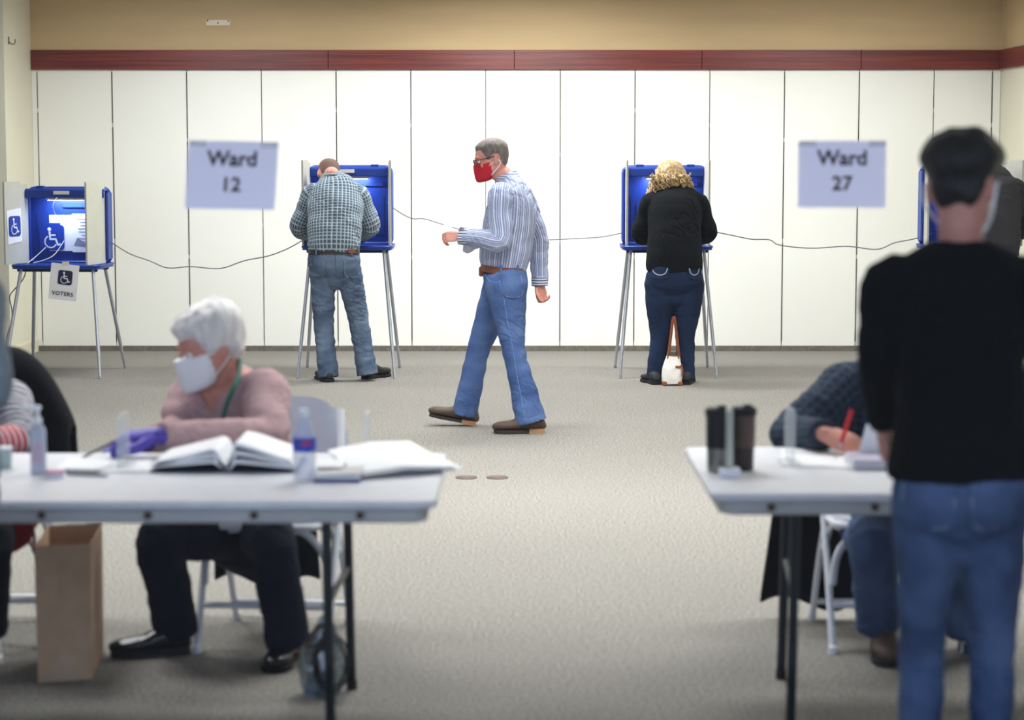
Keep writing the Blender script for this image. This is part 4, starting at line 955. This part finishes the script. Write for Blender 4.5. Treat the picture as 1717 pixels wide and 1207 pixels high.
# ---- seated man writing at the right table
yq = 7.2
cfg = dict(base=on_floor(P(1490, 1080, 7.35)), side=(1, 0, 0), vbody=.005, vgarment=.007, skin=SKIN2,
    head=(P(1512, 556, 7.12), (-.1, -.8, -.5), (0, -.4, 1), 1.0),
    torso=[(P(1492, 868, 7.36), .19, .14), (P(1492, 815, 7.34), .19, .14), (P(1493, 750, 7.3), .195, .14), (P(1495, 690, 7.25), .20, .135), (P(1497, 640, 7.2), .19, .11), (P(1499, 612, 7.16), .12, .08), (P(1502, 598, 7.14), .068, .066)],
    pelvis=[(P(1490, 900, 7.36), .15, .13), (P(1490, 880, 7.35), .185, .145), (P(1490, 850, 7.34), .18, .14), (P(1490, 825, 7.33), .17, .135)],
    arms=[dict(j=(P(1418, 646, 7.16), P(1330, 730, 6.98), P(1384, 728, 6.68)), ref=(0, .3, 1), hand=((.62, -.55, -.2), (.35, .5, -.8), (.5, .7, .5)), hk=dict(curl=.75, thumb=.8)),
          dict(j=(P(1580, 646, 7.16), P(1640, 730, 6.98), P(1560, 742, 6.72)), ref=(0, .3, 1), hand=((-.9, -.4, -.1), (0, 0, -1), (.3, .9, 0)), hk=dict(curl=.4))],
    legs=[dict(j=(P(1460, 890, 7.3), P(1462, 915, 6.92), P(1472, 1045, 7.10)), toe=(-.1, -1, 0), shoe=dict(heel=PZ(1478, 1085, 0), m=BROWNL, sole=MATS['shoe_sole_black'], length=.30, hgt=.105, boot=.08, name='boot')),
          dict(j=(P(1530, 890, 7.3), P(1590, 915, 6.95), P(1620, 1050, 7.10)), toe=(.1, -1, 0), shoe=dict(heel=PZ(1622, 1085, 0), m=BROWNL, sole=MATS['shoe_sole_black'], length=.30, hgt=.105, boot=.08, name='boot'))],
    shirt=dict(mat=PLAID2, fold=.006, arm=(.082, .080, .074, .062, .050), ff=(8, 20), collar=(P(1500, 610, 7.15), (0, -.2, 1), .085, .066, .05), collar_mat=COLLARD),
    pants=dict(mat=J_SLIM, r=(.10, .094, .078, .074, .076), fold=.006, len=.0))
root, H, part, so, tro, L = figure('seated man in dark plaid shirt writing with red pen', cfg)
part(H.shell(hair_fn(.010, .006), nz=.003), 'hair', HAIRG); part(H.shell(mask_fn(.010, .018)), 'mask', PAPER)
rp = thing('pen', 'red pen in the hand of the seated plaid-shirt man', 'pen', P(1410, 742, 6.55)); LL = local(rp)
a, b = P(1428, 688, 6.60), P(1408, 750, 6.54)
MB().tube([LL(a), LL(a.lerp(b, .9))], .0068, 10).build('barrel', mat('pen_red', '#d0142c', .4), rp, True); MB().tube([LL(a.lerp(b, .89)), LL(b)], [.006, .001], 8).build('tip', SILVER, rp, True)

# ---- person with striped sleeves at the left edge (seated) and grey elbow (standing)
BAND = m_band('striped_knit')
cfg = dict(base=on_floor(P(-48, 1080, 7.35)), side=(1, 0, 0), vbody=.007,
    head=(P(-50, 562, 7.1), (-.2, -.85, -.4), (0, -.3, 1), 1.0),
    torso=[(P(-48, 868, 7.36), .19, .14), (P(-48, 815, 7.34), .185, .14), (P(-48, 750, 7.3), .185, .135), (P(-48, 700, 7.25), .185, .13), (P(-48, 662, 7.2), .175, .105), (P(-48, 634, 7.16), .11, .075), (P(-48, 620, 7.14), .064, .062)],
    pelvis=[(P(-48, 900, 7.36), .15, .13), (P(-48, 880, 7.35), .185, .145), (P(-48, 850, 7.34), .18, .14), (P(-48, 825, 7.33), .17, .135)],
    arms=[dict(j=(P(20, 672, 7.16), P(22, 738, 6.92), P(-70, 752, 6.66)), ref=(0, .3, 1), hand=((-1, -.3, -.05), (0, 0, -1), (0, 1, 0)), hk=dict(curl=.4)),
          dict(j=(P(-118, 668, 7.16), P(-150, 738, 6.95), P(-110, 752, 6.66)), ref=(0, .3, 1), hand=((.5, -.8, -.05), (0, 0, -1), (1, .5, 0)), hk=dict(curl=.4))],
    legs=[dict(j=(P(-80, 890, 7.3), P(-110, 912, 6.92), P(-120, 1060, 7.0)), toe=(0, -1, 0), shoe=dict(heel=PZ(-120, 1090, 0), m=PAPER, sole=PAPER)),
          dict(j=(P(-20, 890, 7.3), P(-16, 912, 6.92), P(-22, 1060, 7.0)), toe=(.25, -1, 0), shoe=dict(heel=PZ(-22, 1088, 0), m=mat('white_trainer', '#c9ced6', .6), sole=PAPER))],
    shirt=dict(mat=BAND, fold=.003, arm=(.072, .068, .060, .052, .042), name='striped_top'),
    pants=dict(mat=BLACKCLOTH, r=(.098, .09, .074, .07, .07), fold=.005, len=.0))
root, H, part, so, tro, L = figure('seated person in striped knit top at the left photo edge', cfg)
part(H.shell(hair_fn(.016, .008), nz=.004), 'hair', HAIRB)
yg = 5.4
cfg = dict(base=on_floor(P(-115, 900, yg)), side=(1, 0, 0),
    head=(P(-115, 330, yg), (.1, .95, -.25), (0, .2, 1), 1.0),
    torso=[(P(-115, 800, yg), .175, .13), (P(-115, 760, yg), .175, .13), (P(-115, 690, yg), .165, .125), (P(-115, 600, yg), .17, .128), (P(-115, 530, yg), .185, .13), (P(-115, 478, yg), .18, .11), (P(-115, 445, yg), .12, .08), (P(-115, 420, yg), .066, .064)],
    pelvis=[(P(-115, 890, yg), .08, .08), (P(-115, 860, yg), .16, .12), (P(-115, 825, yg), .17, .128), (P(-115, 780, yg), .16, .118)],
    arms=[dict(j=(P(-44, 505, yg), P(-22, 648, yg-.02), P(-80, 715, yg+.22)), hand=((-.3, 1, 0), (-1, 0, 0), (0, 0, 1)), ref=(1, 0, .2)),
          dict(j=(P(-212, 490, yg), P(-238, 620, yg), P(-190, 700, yg+.2)), hand=((.3, 1, 0), (1, 0, 0), (0, 0, 1)), ref=(1, 0, .2))],
    legs=[dict(j=(P(-165, 850, yg), P(-170, 1050, yg), P(-172, 1310, yg)), toe=(-.1, 1, 0), shoe=dict(heel=(P(-172, 1310, yg).x, yg-.06, 0), m=RUBBER, sole=MATS['shoe_sole_black'])),
          dict(j=(P(-65, 850, yg), P(-62, 1050, yg), P(-64, 1310, yg)), toe=(.1, 1, 0), shoe=dict(heel=(P(-64, 1310, yg).x, yg-.06, 0), m=RUBBER, sole=MATS['shoe_sole_black']))],
    shirt=dict(mat=GREYKNIT, fold=.004, arm=(.068, .066, .064, .056, .044), name='sweater'),
    pants=dict(mat=J_DARK, r=(.09, .082, .066, .062, .06), fold=.004, len=.02))
root, H, part, so, tro, L = figure('standing person in grey sweater, only an elbow showing at left edge', cfg)
part(H.shell(hair_fn(.012, .006), nz=.003), 'hair', HAIRB)
# ------------------------------------------------------------------ folding tables
ZT = .74
def table(label, x0, x1, yf, yb_, rz=0, inset=(.31, .31)):
    cx, cy = (x0+x1)/2, (yf+yb_)/2; W, D = x1-x0, yb_-yf
    t = thing('folding_table', label, 'table', (cx, cy, 0), rz, 'white plastic folding tables')
    top = MB().prism(rounded(W, D, .05, 6), (0, 0, ZT-.022), (1, 0, 0), (0, 1, 0), .022).build('tabletop', TABLETOP, t, True)
    bv = top.modifiers.new('bevel', 'BEVEL'); bv.width = .006; bv.segments = 2; bv.limit_method = 'ANGLE'
    ins = .028; z0, z1 = ZT-.068, ZT-.021
    sk = MB(); o1 = rounded(W-2*ins, D-2*ins, .045, 6); o2 = rounded(W-2*ins-.04, D-2*ins-.04, .03, 6); n = len(o1); vs_ = []
    for o_, z in ((o1, z1), (o1, z0+.006), (o2, z0), (o2, z1)): vs_ += [(x, y, z) for x, y in o_]
    sk._add(vs_, [(j*n+k, j*n+(k+1) % n, ((j+1) % 4)*n+(k+1) % n, ((j+1) % 4)*n+k) for j in range(4) for k in range(n)]).build('skirt', TABLEEDGE, t, True)
    n = 0; x = -W/2+.17
    for x in [-W/2+.17 + .29*i for i in range(int((W-.3)/.29)+1)]:
        MB().lathe([(.011, 0), (.011, .004), (.006, .006)], (x, -D/2+ins-.0105, (z0+z1)/2+.004), 12, Matrix.Rotation(PI/2, 3, 'X')).build('bolt', mat('bolt_rust', '#4a342a', .6, .4), t, True)
    for sx in (-1, 1):
        xl, xk = sx*(W/2-inset[0]), sx*(W/2-inset[1])
        for sy, xq in ((-1, xl), (1, xk)):
            a = Vector((xq, sy*(D/2-.10), z0)); b = Vector((xq + sx*.01, sy*(D/2-.08), 0))
            lg = MB().tube([a, b + Vector((0, 0, .02))], .0145, 12).build('leg', LEGMETAL, t, True)
            MB().tube([b + Vector((0, 0, .03)), b], .017, 10).build('foot_cap', RUBBER, lg, True)
        MB().tube([(xl, -(D/2-.10), z0-.02), (xk, D/2-.10, z0-.02)], .012, 10).build('cross_bar', LEGMETAL, t, True)
        MB().tube([(xl, -(D/2-.095), .43), (xk, D/2-.09, .39)], .010, 10).build('cross_bar', LEGMETAL, t, True)
    return t
yf1 = PZ(300, 841, ZT).y; yb1 = PZ(300, 759, ZT).y
xr1 = PZ(733, 838, ZT).x
tl = table('left folding table holding binders, papers and a water bottle', xr1-1.83, xr1, yf1, yb1)
yf2 = PZ(1300, 828, ZT).y; yb2 = PZ(1300, 749, ZT).y
xl2 = PZ(1192, 828, ZT).x
tr_ = table('right folding table holding two dark tumblers beside the standing man', xl2, xl2+1.83, yf2, yb2, 0, (.25, .32))

def chair(label, loc, rz, back=CHAIRG, slant=1):
    """white folding chair, sitter faces -y"""
    t = thing('folding_chair', label, 'chair', loc, rz, 'white folding chairs')
    for sx in (-1, 1):
        x = sx*.225
        # long frame: front foot up to the back rest
        MB().tube(crom([(x, -.24, 0), (x, -.13, .25), (x, -.02, .46), (x*.94, .10, .66), (x*.88, .165, .78)], 5), .0125, 10).build('front_leg', CHAIRW, t, True)
        MB().tube(crom([(x*.92, .27, 0), (x*.92, .14, .25), (x*.92, .02, .40), (x*.92, -.14, .435)], 5), .0115, 10).build('rear_leg', CHAIRW, t, True)
        for q in ((x, -.24, 0), (x*.92, .27, 0)): MB().lathe([(.016, 0), (.016, .022), (.012, .026)], q, 12).build('foot_cap', CHAIRW, t, True)
        MB().tube(crom([(x*.9, -.20, .42), (x*.95, -.12, .415), (x*.93, -.02, .35), (x*.95, .06, .30)], 5), .009, 8).build('seat_brace', CHAIRW, t, True)
    MB().tube([(-.225, -.175, .15), (.225, -.175, .15)], .011, 10).build('front_stretcher', CHAIRW, t, True)
    MB().tube([(-.207, .235, .075), (.207, .235, .075)], .010, 10).build('rear_stretcher', CHAIRW, t, True)
    MB().tube(crom([(-.215, -.16, .22), (-.20, -.175, .33), (-.14, -.19, .405), (-.06, -.195, .418), (.06, -.195, .418), (.14, -.19, .405), (.20, -.175, .33), (.215, -.16, .22)], 5), .013, 10).build('front_arch', CHAIRW, t, True)
    MB().prism(rounded(.40, .40, .07, 5), (0, -.02, .425), (1, 0, 0), (0, 1, 0), .028).build('seat', CHAIRW, t, True)
    MB().tube([(x_, y_ - .02, .432) for x_, y_ in rounded(.43, .43, .08, 5)], .012, 8, closed=True).build('seat_frame', CHAIRW, t, True)
    MB().grid(lambda u, v: ((u-.5)*.47*(1-.12*v*v), .11 + .085*v + .035*math.cos((u-.5)*PI), .60 + .22*v - .09*v*(2*u-1)**4), 14, 6, .018).build('backrest', back, t, True)
    return t
c1 = chair('white folding chair under the silver-haired woman', (*P(453, 0, 7.33).xy, 0), math.radians(-6))
c2 = chair('white folding chair under the seated man in plaid', (*P(1502, 0, 7.35).xy, 0), math.radians(2))
c3 = chair('white folding chair under the person in striped top', (*P(-40, 0, 7.42).xy, 0), math.radians(0))

def drape(name, label, loc, rz, w0, z_top, z_bot_f, z_bot_b, y0=.0, m=BLACKCLOTH, skew=0., drop=.9):
    """jacket hung over a chair back: folded sheet with front and back falls"""
    t = thing(name, label, 'jacket', loc, rz)
    def fn(u, v):
        c = u-.5; zt = z_top - drop*c*c; x = c*w0*(1+.10*abs(2*v-1)); wv = .012*math.sin(u*19)*abs(2*v-1)
        zb = z_bot_b + .03*math.sin(u*9); zf = z_bot_f
        if v < .45: k = v/.45; return (x + skew*(1-k), y0+.05+.05*(1-k)+wv, min(zb, zt-.05)*(1-k) + (zt-.02)*k)
        if v < .55: k = (v-.45)/.1; a = k*PI; return (x, y0+.05*math.cos(a), zt-.02+.03*math.sin(a))
        k = (v-.55)/.45; return (x, y0-.05-.03*k+wv, (zt-.02)*(1-k) + min(zf, zt-.05)*k)
    o = MB().grid(fn, 28, 40, .022).build('cloth', m, t, 'all')
    sm = o.modifiers.new('smooth', 'SMOOTH'); sm.iterations = 4
    return t
d1 = drape('jacket', 'black jacket hung over the back of the woman\'s folding chair', (*P(428, 0, 7.56).xy, 0), math.radians(-6), .36, .60, .46, .12, drop=.3)
d2 = drape('jacket', 'black jacket hanging to the floor from the plaid man\'s chair', (*P(1425, 0, 7.52).xy, 0), 0, .44, .64, .40, .05, skew=-.03, drop=.4)
d3 = drape('jacket', 'black jacket over the chair back of the striped-top person', (*P(2, 0, 7.58).xy, 0), 0, .42, .97, .55, .45, drop=1.1)
# red tote on the left chair
rt = thing('tote_bag', 'red cloth bag hanging under the left table edge by paper bag', 'bag', P(35, 905, 7.12)); LL = local(rt)
fl = Flesh(); fl.loft([(LL(P(14, 912, 7.12)), .04, .02), (LL(P(32, 893, 7.12)), .05, .02), (LL(P(52, 872, 7.12)), .03, .02)], (0, .2, 1), 14, 4); fl.build('cloth', mat('red_cloth', '#9c1722', .85, var=.1), rt, .006, 3, .004)
MB().tube(crom([LL(P(50, 874, 7.1)), LL(P(56, 890, 7.09)), LL(P(58, 912, 7.09)), LL(P(56, 925, 7.1))], 4), .006, 6).build('strap', mat('dark_red_cloth', '#5e1119', .85), rt, True)

# ------------------------------------------------------------------ things on the left table
def sheet(label, corners, cat='paper', name='paper_sheet', m=PAPER, z=ZT, n=1, curl=.0, sag=None, group=None, th=.0008):
    """n sheets stacked; corners are floor-plan points (x, y)"""
    c = sum((Vector((x, y, 0)) for x, y in corners), Vector())/4
    t = thing(name, label, cat, (c.x, c.y, z), 0, group)
    a, b, cc, d = (Vector((x-c.x, y-c.y, 0)) for x, y in corners)
    rn = random.Random(len(label))
    for i in range(n):
        j = Vector((rn.uniform(-.006, .006), rn.uniform(-.006, .006), 0)) if i else Vector()
        ro = rn.uniform(-.06, .06) if i else 0
        def fn(u, v, j=j, i=i, ro=ro):
            p = a.lerp(b, u).lerp(d.lerp(cc, u), v); p = Matrix.Rotation(ro, 3, 'Z') @ p + j
            zz = .002 + i*th*2.2 + curl*(.5+.5*math.sin(u*5+i))*v
            if sag: zz += sag(u, v)
            return (p.x, p.y, zz)
        MB().grid(fn, 10, 6, th).build('sheet', m, t, True)
    return t
def tp(px, py): q = PZ(px, py, ZT); return (q.x, q.y)
def binder(label, px0, px1, py, ysz, left_h, right_h, cover, rz=0.):
    """open ring book lying flat, pages arching from the spine"""
    a, b = PZ(px0, py, ZT), PZ(px1, py, ZT); W = b.x-a.x
    t = thing('open_binder', label, 'binder', ((a.x+b.x)/2, a.y+ysz/2, ZT), rz, 'open record binders')
    MB().rbox((-W/4, 0, .004), (W/2-.004, ysz, .006), .002, 1).build('cover', cover, t); MB().rbox((W/4, 0, .004), (W/2-.004, ysz, .006), .002, 1).build('cover', cover, t)
    for s in (-1, 1):
        for k in range(3):
            def fn(u, v, k=k, s=s):
                arch = left_h*(.15+.85*(1-u)**1.1) if s < 0 else right_h*(.62+.38*math.cos(u*PI*.8))
                return (s*(.004+(W/2-.012-.008*k)*u), -ysz/2+.008+(ysz-.016)*v, .012 + arch*sstep(u/.16+.02)*(.35+.325*k) + .002*k)
            MB().grid(fn, 24, 4, .010).build('page_block', PAPER, t, True)
    for y in (-.08, 0, .08): MB().tube([(.016*math.cos(q), y, .012+.016*math.sin(q)) for q in (PI*i/8 for i in range(9))], .0018, 6).build('ring', SILVER, t, True)
    return t
NAVYC = mat('navy_cover', '#1f2748', .5)
binder('open binder with arched white pages before the silver-haired woman', 250, 500, 793, .29, .055, .075, NAVYC)
sheet('white form under the gloved hand', (tp(92, 789), tp(176, 789), tp(196, 769), tp(118, 769)), n=2)
sheet('printed sheets between the glove and the open binder', (tp(178, 792), tp(246, 792), tp(255, 768), tp(196, 768)), n=2)
big = sheet('fan of large white sheets overhanging the left table\'s right end', (tp(597, 804), tp(762, 793), tp(692, 756), tp(552, 771)), n=5, sag=lambda u, v: .012*v + .012*(1-abs(2*u-1)) + .006, th=.0012)
sheet('white sheet poking out beneath the fan of papers', (tp(640, 800), tp(776, 787), tp(718, 759), tp(600, 764)), n=1, sag=lambda u, v: .003)
a = PZ(525, 809, ZT); b = PZ(605, 809, ZT)
t = thing('booklet', 'thin booklet with blue cover edge beside water bottle', 'book', ((a.x+b.x)/2, a.y+.075, ZT))
W = b.x-a.x; BLUEC = mat('booklet_blue', '#24348f', .5)
MB().rbox((0, 0, .004), (W, .15, .006), .002, 1).build('cover', BLUEC, t); MB().rbox((0, .0, .013), (W*.96, .14, .012), .004, 1).build('pages', PAPER, t); MB().grid(lambda u, v: ((u-.5)*W, (v-.5)*.15, .021+.006*u), 4, 3, .002).build('cover', mat('booklet_grey', '#c9c6c6', .6), t, True)
sheet('small white card leaning behind the blue booklet', (tp(520, 800), tp(575, 800), tp(580, 786), tp(528, 786)), n=1, sag=lambda u, v: .028)
# water bottle
CLEAR = m_glass('clear_plastic', '#e9eef8', .10, .12); WATER = m_glass('water_fill', '#dfe6f4', .06, .05)
q = PZ(511, 806, ZT); t = thing('water_bottle', 'clear plastic water bottle with blue label beside the binders', 'bottle', (q.x, q.y, ZT))
MB().lathe([(.026, .0), (.032, .004), (.033, .03), (.031, .045), (.033, .06), (.033, .115), (.031, .135), (.022, .165), (.0135, .182), (.0125, .196)], n=26).build('bottle_body', mat('pet_plastic', '#d8def0', .15, var=0, alpha=.45), t, True)
MB().lathe([(.0335, .088), (.0345, .09), (.0345, .125), (.0335, .127)], n=26).build('label_band', mat('label_blue', '#2b47b8', .45), t, True)
MB().grid(lambda u, v: (.0352*math.sin(-.2+.9*u), -.0352*math.cos(-.2+.9*u), .108+.012*v), 6, 2, .0004).build('label_mark', mat('label_red', '#b8304a', .5), t, True)
MB().lathe([(.0145, .190), (.015, .192), (.015, .208), (.013, .210)], n=20).build('cap', mat('cap_white', '#e9edf6', .4), t, True)
# pump bottle
q = PZ(65, 794, ZT); t = thing('pump_bottle', 'white hand sanitizer pump bottle near the left table edge', 'bottle', (q.x, q.y, ZT))
MB().lathe([(.020, 0), (.0235, .004), (.0235, .125), (.021, .137), (.012, .146), (.011, .152)], n=24).build('bottle_body', mat('milky_plastic', '#c8d0e2', .35, var=.02, alpha=.85), t, True)
MB().lathe([(.013, .150), (.013, .166), (.006, .168), (.006, .19)], n=18).build('collar', WHITEP, t, True)
MB().rbox((-.004, 0, .196), (.030, .018, .014), .005, 2).build('pump_head', WHITEP, t, True); MB().tube(crom([(-.015, 0, .198), (-.038, 0, .198), (-.048, 0, .188)], 4), .005, 8).build('nozzle', WHITEP, t, True)
MB().grid(lambda u, v: (.0239*math.sin(-.7+1.4*u), -.0239*math.cos(-.7+1.4*u), .035+.06*v), 8, 2, .0004).build('label', mat('pink_print', '#c9b2c6', .6), t, True)
q = PZ(6, 784, ZT); t = thing('cup', 'translucent plastic cup cut by the left photo edge', 'cup', (q.x, q.y, ZT))
MB().lathe([(.022, 0), (.024, .002), (.028, .06), (.026, .06), (.022, .004)], n=22).build('cup_wall', mat('cup_plastic', '#bfd6d6', .25, var=0, alpha=.6), t, True); MB().lathe([(.0285, .058), (.0295, .061), (.0275, .063)], n=22).build('rim', WHITEP, t, True)
q = PZ(92, 800, ZT); t = thing('tape_roll', 'small pink and white roll on left table by pump bottle', 'tape', (q.x, q.y, ZT))
MB().lathe([(.014, 0), (.028, 0), (.029, .004), (.029, .012), (.014, .012)], n=22).build('roll', WHITEP, t, True); MB().lathe([(.012, .004), (.0285, .012), (.027, .02), (.012, .02)], n=22).build('top_disc', mat('pink_plastic', '#d995b4', .5), t, True)
for k, (x0, y0, x1, y1, lab) in enumerate(((112, 797, 184, 800, 'grey pen lying nearest the front edge of left table'), (110, 792, 170, 794, 'dark pen lying beside the pink tape roll'))):
    a, b = PZ(x0, y0, ZT), PZ(x1, y1, ZT); t = thing('pen', lab, 'pen', (*a.xy, ZT+.006)); d = b-a
    MB().tube([(0, 0, 0), d*.9], .0052, 8).build('barrel', mat(('pen_grey', 'pen_dark')[k], ('#8a8c98', '#4b4d5c')[k], .4), t, True); MB().tube([d*.89, d], [.005, .001], 8).build('tip', SILVER, t, True)
# clear acrylic stands seen edge-on
ACR = mat('acrylic_edge', '#dfe6ea', .25, var=0, alpha=.3)
for px, py, h, lab, dep in ((200, 788, .155, 'clear acrylic stand by the gloved hand, seen edge-on', .14), (613, 764, .125, 'clear acrylic stand behind the fan of papers', .12), (1329, 782, .165, 'clear acrylic stand on right table beside the papers', .14)):
    q = PZ(px, py, ZT); t = thing('acrylic_stand', lab, 'sign holder', (q.x, q.y+dep/2, ZT), 0, 'acrylic stands')
    MB().rbox((0, 0, h/2+.004), (.017, dep, h), .003, 2).build('upright', ACR, t); MB().rbox((0, 0, .003), (.06, dep, .006), .002, 1).build('foot', ACR, t)
q = PZ(1225, 801, ZT); t = thing('acrylic_stand', 'clear acrylic stand with white block foot between the tumblers', 'sign holder', (q.x, q.y+.05, ZT), 0, 'acrylic stands')
MB().rbox((0, 0, .10), (.018, .05, .19), .003, 2).build('upright', mat('acrylic_green', '#c2cabf', .3, var=0, alpha=.8), t); MB().rbox((0, -.02, .012), (.062, .06, .024), .005, 2).build('foot', WHITEP, t)

# ------------------------------------------------------------------ things on the right table
def tumbler(label, px, py, body, low):
    q = PZ(px, py, ZT); t = thing('tumbler', label, 'tumbler', (q.x, q.y, ZT), 0, 'travel tumblers')
    MB().lathe([(.029, 0), (.031, .004), (.0325, .07)], n=26).build('lower_sleeve', low, t, True)
    MB().lathe([(.0335, .07), (.035, .072), (.036, .168)], n=26).build('body', body, t, True)
    MB().lathe([(.0365, .166), (.039, .168), (.039, .184), (.034, .19), (.03, .19)], n=26).build('lid', RUBBER, t, True); MB().rbox((.01, -.012, .194), (.026, .018, .01), .003, 2).build('sip_cover', RUBBER, t, True)
STEEL = mat('brushed_steel', '#8d8a86', .35, .7, var=.08); BRST = mat('bronze_steel', '#5d4c46', .35, .5, var=.1)
tumbler('black travel tumbler with steel base, left of the pair', 1203, 790, mat('tumbler_black', '#17191b', .4), STEEL)
tumbler('bronze travel tumbler, right of the pair on table', 1246, 788, BRST, mat('tumbler_dark', '#3a302e', .4, .4))
sheet('white poll form lying before the seated plaid man', (tp(1318, 783), tp(1405, 784), tp(1398, 755), tp(1308, 753)), n=2)
sheet('second white poll form under the writing hand', (tp(1408, 786), tp(1490, 786), tp(1478, 757), tp(1402, 757)), n=2)
q = tp(1470, 789); t = thing('paper_stack', 'stack of forms beside the standing man\'s left hand', 'paper', (q[0], q[1]+.09, ZT+.006))
for k in range(4): MB().box((.004*(k % 2), .003*k, .003+k*.006), (.14, .18, .005)).build('sheet_block', PAPER if k % 2 == 0 else mat('lilac_paper', '#b9b2c6', .7), t)
q = P(1465, 772, 6.50); t = thing('folded_form', 'folded white form standing on forms beside the standing man', 'paper', q); LL = local(t)
for s in (0, 1):
    MB().grid(lambda u, v: LL(P(1437 + (54-4*s)*u + (16-30*u)*v + 4*s, 770 + 4*u - 60*v*(1-.18*u), 6.50 + .05*s*(1-v) + .02*u)), 6, 6, .0008).build('leaf', PAPER, t, True)

# ------------------------------------------------------------------ under the tables
KRAFT = mat('kraft_paper', '#b6977a', .8, var=.06, vscale=14, bump=(20, .25)); KIN = mat('kraft_inside', '#8a6546', .85, var=.06)
p0, p1, p2 = PZ(64, 1146, 0), PZ(155, 1141, 0), PZ(174, 1096, 0)
t = thing('paper_bag', 'tall open brown paper grocery bag under the left table', 'bag', ((p0.x+p2.x)/2, (p0.y+p2.y)/2+.02, 0)); LL = local(t)
e1 = p1-p0; e2 = p2-p1; p3 = p0+e2; hgt = .44
cs = [LL(q) for q in (p0, p1, p2, p3)]
def wall(i, j, name, crease):
    a_, b_ = cs[i], cs[j]; nrm = Vector(((b_-a_).y, -(b_-a_).x, 0)).normalized()
    fl = 1.04
    return MB().grid(lambda u, v: (a_.lerp(b_, u)*(1+.03*v) + Vector((0, 0, hgt*v + .004)) - nrm*crease*math.sin(v*PI)*math.exp(-((u-.5)/.12)**2) + nrm*.004*noise.noise(Vector((u*4, v*6, i)))), 12, 14, .0015).build(name, KRAFT, t, True)
wall(0, 1, 'front_face', .0); wall(1, 2, 'side_gusset', .022); wall(2, 3, 'back_face', .0); wall(3, 0, 'side_gusset', .022)
MB().prism([(q.x, q.y) for q in cs], (0, 0, .002), (1, 0, 0), (0, 1, 0), .003).build('bottom', KIN, t)
f0, f1 = cs[0], cs[1]; nr = Vector(((f1-f0).y, -(f1-f0).x, 0)).normalized()
fm = MB(); X_ = (f1-f0).normalized()
fm.prism([(0.004, .004), ((f1-f0).length-.004, .004), ((f1-f0).length/2, .10)], f0 + nr*.0035, X_, (0, 0, 1), .001)
fm.build('bottom_fold', mat('kraft_fold', '#b89d86', .8), t)
text('THANK YOU', .03, LL(p1 + e2*.5 + Vector((0, 0, .26))) + Vector((.03, -.02, 0)), e2, (0, 0, 1), mat('kraft_print', '#8d4f30', .8), t, 'print') if False else None
# clear bag with dark contents by the table leg
q = PZ(540, 1172, 0); t = thing('plastic_bag', 'clear plastic bag with dark contents by the left table leg', 'bag', (q.x, q.y+.06, 0))
fl = Flesh(); fl.loft([((0, 0, .004), .055, .045), ((-.005, 0, .06), .075, .055), ((-.004, 0, .13), .07, .05), ((.006, 0, .19), .045, .035), ((.01, 0, .24), .02, .02)], (1, 0, 0), 20, 4)
fl.build('bag_film', m_glass('bag_film', '#b9c6cf', .22, .2), t, .007, 2, .008, (30, 30))
fl = Flesh(); fl.loft([((-.01, 0, .10), .04, .035), ((-.015, 0, .15), .045, .035), ((0, 0, .2), .03, .03)], (1, 0, 0), 14, 3); fl.build('dark_contents', BLACKCLOTH, t, .008, 2, .006, (20, 20))
fl = Flesh(); fl.loft([((-.02, -.01, .012), .045, .035), ((-.02, 0, .06), .035, .03)], (1, 0, 0), 14, 3); fl.build('pale_contents', mat('bag_items', '#8996a2', .5, var=.2, vscale=40), t, .008, 2, .006, (30, 30))
for k, (rx, rz_) in enumerate(((.055, .09), (.045, .075))):
    MB().tube([(.03+rx*math.cos(a), -.065-.004*k, .115+rz_*math.sin(a)) for a in (2*PI*i/28 for i in range(28))], .0045, 6, closed=True).build('strap_loop', RUBBER, t, True)

# ------------------------------------------------------------------ hanging ward signs
LILAC = m_sheet('lilac_sheet', '#eaedff', .66)
def ward(num, label, cor, Y):
    a, b, c, d = (P(x, y, Y) for x, y in cor); ctr = (a+b+c+d)/4
    t = thing('paper_sign', label, 'sign', ctr); ux = (b-a).normalized(); uy = (a-d).normalized()
    W, Hh = (b-a).length, (a-d).length
    MB().grid(lambda u, v: ux*(u-.5)*W + uy*(v-.5)*Hh + Vector((0, .004*math.sin(u*PI), 0)), 10, 6, .001).build('sheet', LILAC, t, True)
    nz = ux.cross(uy)
    text('Ward', .062, ux*.0 + uy*Hh*.235 + nz*.004, ux, uy, INK, t, bold=.0016, spacing=1.0)
    text(num, .058, ux*.0 - uy*Hh*.145 + nz*.004, ux, uy, INK, t, bold=.0016, spacing=1.05)
    for s in (-.4, .4):
        p_ = ux*s*W + uy*Hh*.47; MB().tube([p_, Vector((p_.x, p_.y, ZC-ctr.z))], .0004, 5).build('hanging_thread', m_glass('nylon_thread', '#ffffff', .05), t)
        MB().box(ux*s*W + uy*Hh*.46 + nz*.002, (.05, .001, .016)).build('tape', mat('clear_tape', '#e6e0e6', .3, var=0, alpha=.45), t)
ward('12', 'hanging lilac paper sign reading Ward 12 over left table', ((316, 235), (467, 238), (461, 353), (309, 349)), 6.35)
ward('27', 'hanging lilac paper sign reading Ward 27 over right table', ((1339, 236), (1486, 236), (1484, 348), (1338, 348)), 6.35)
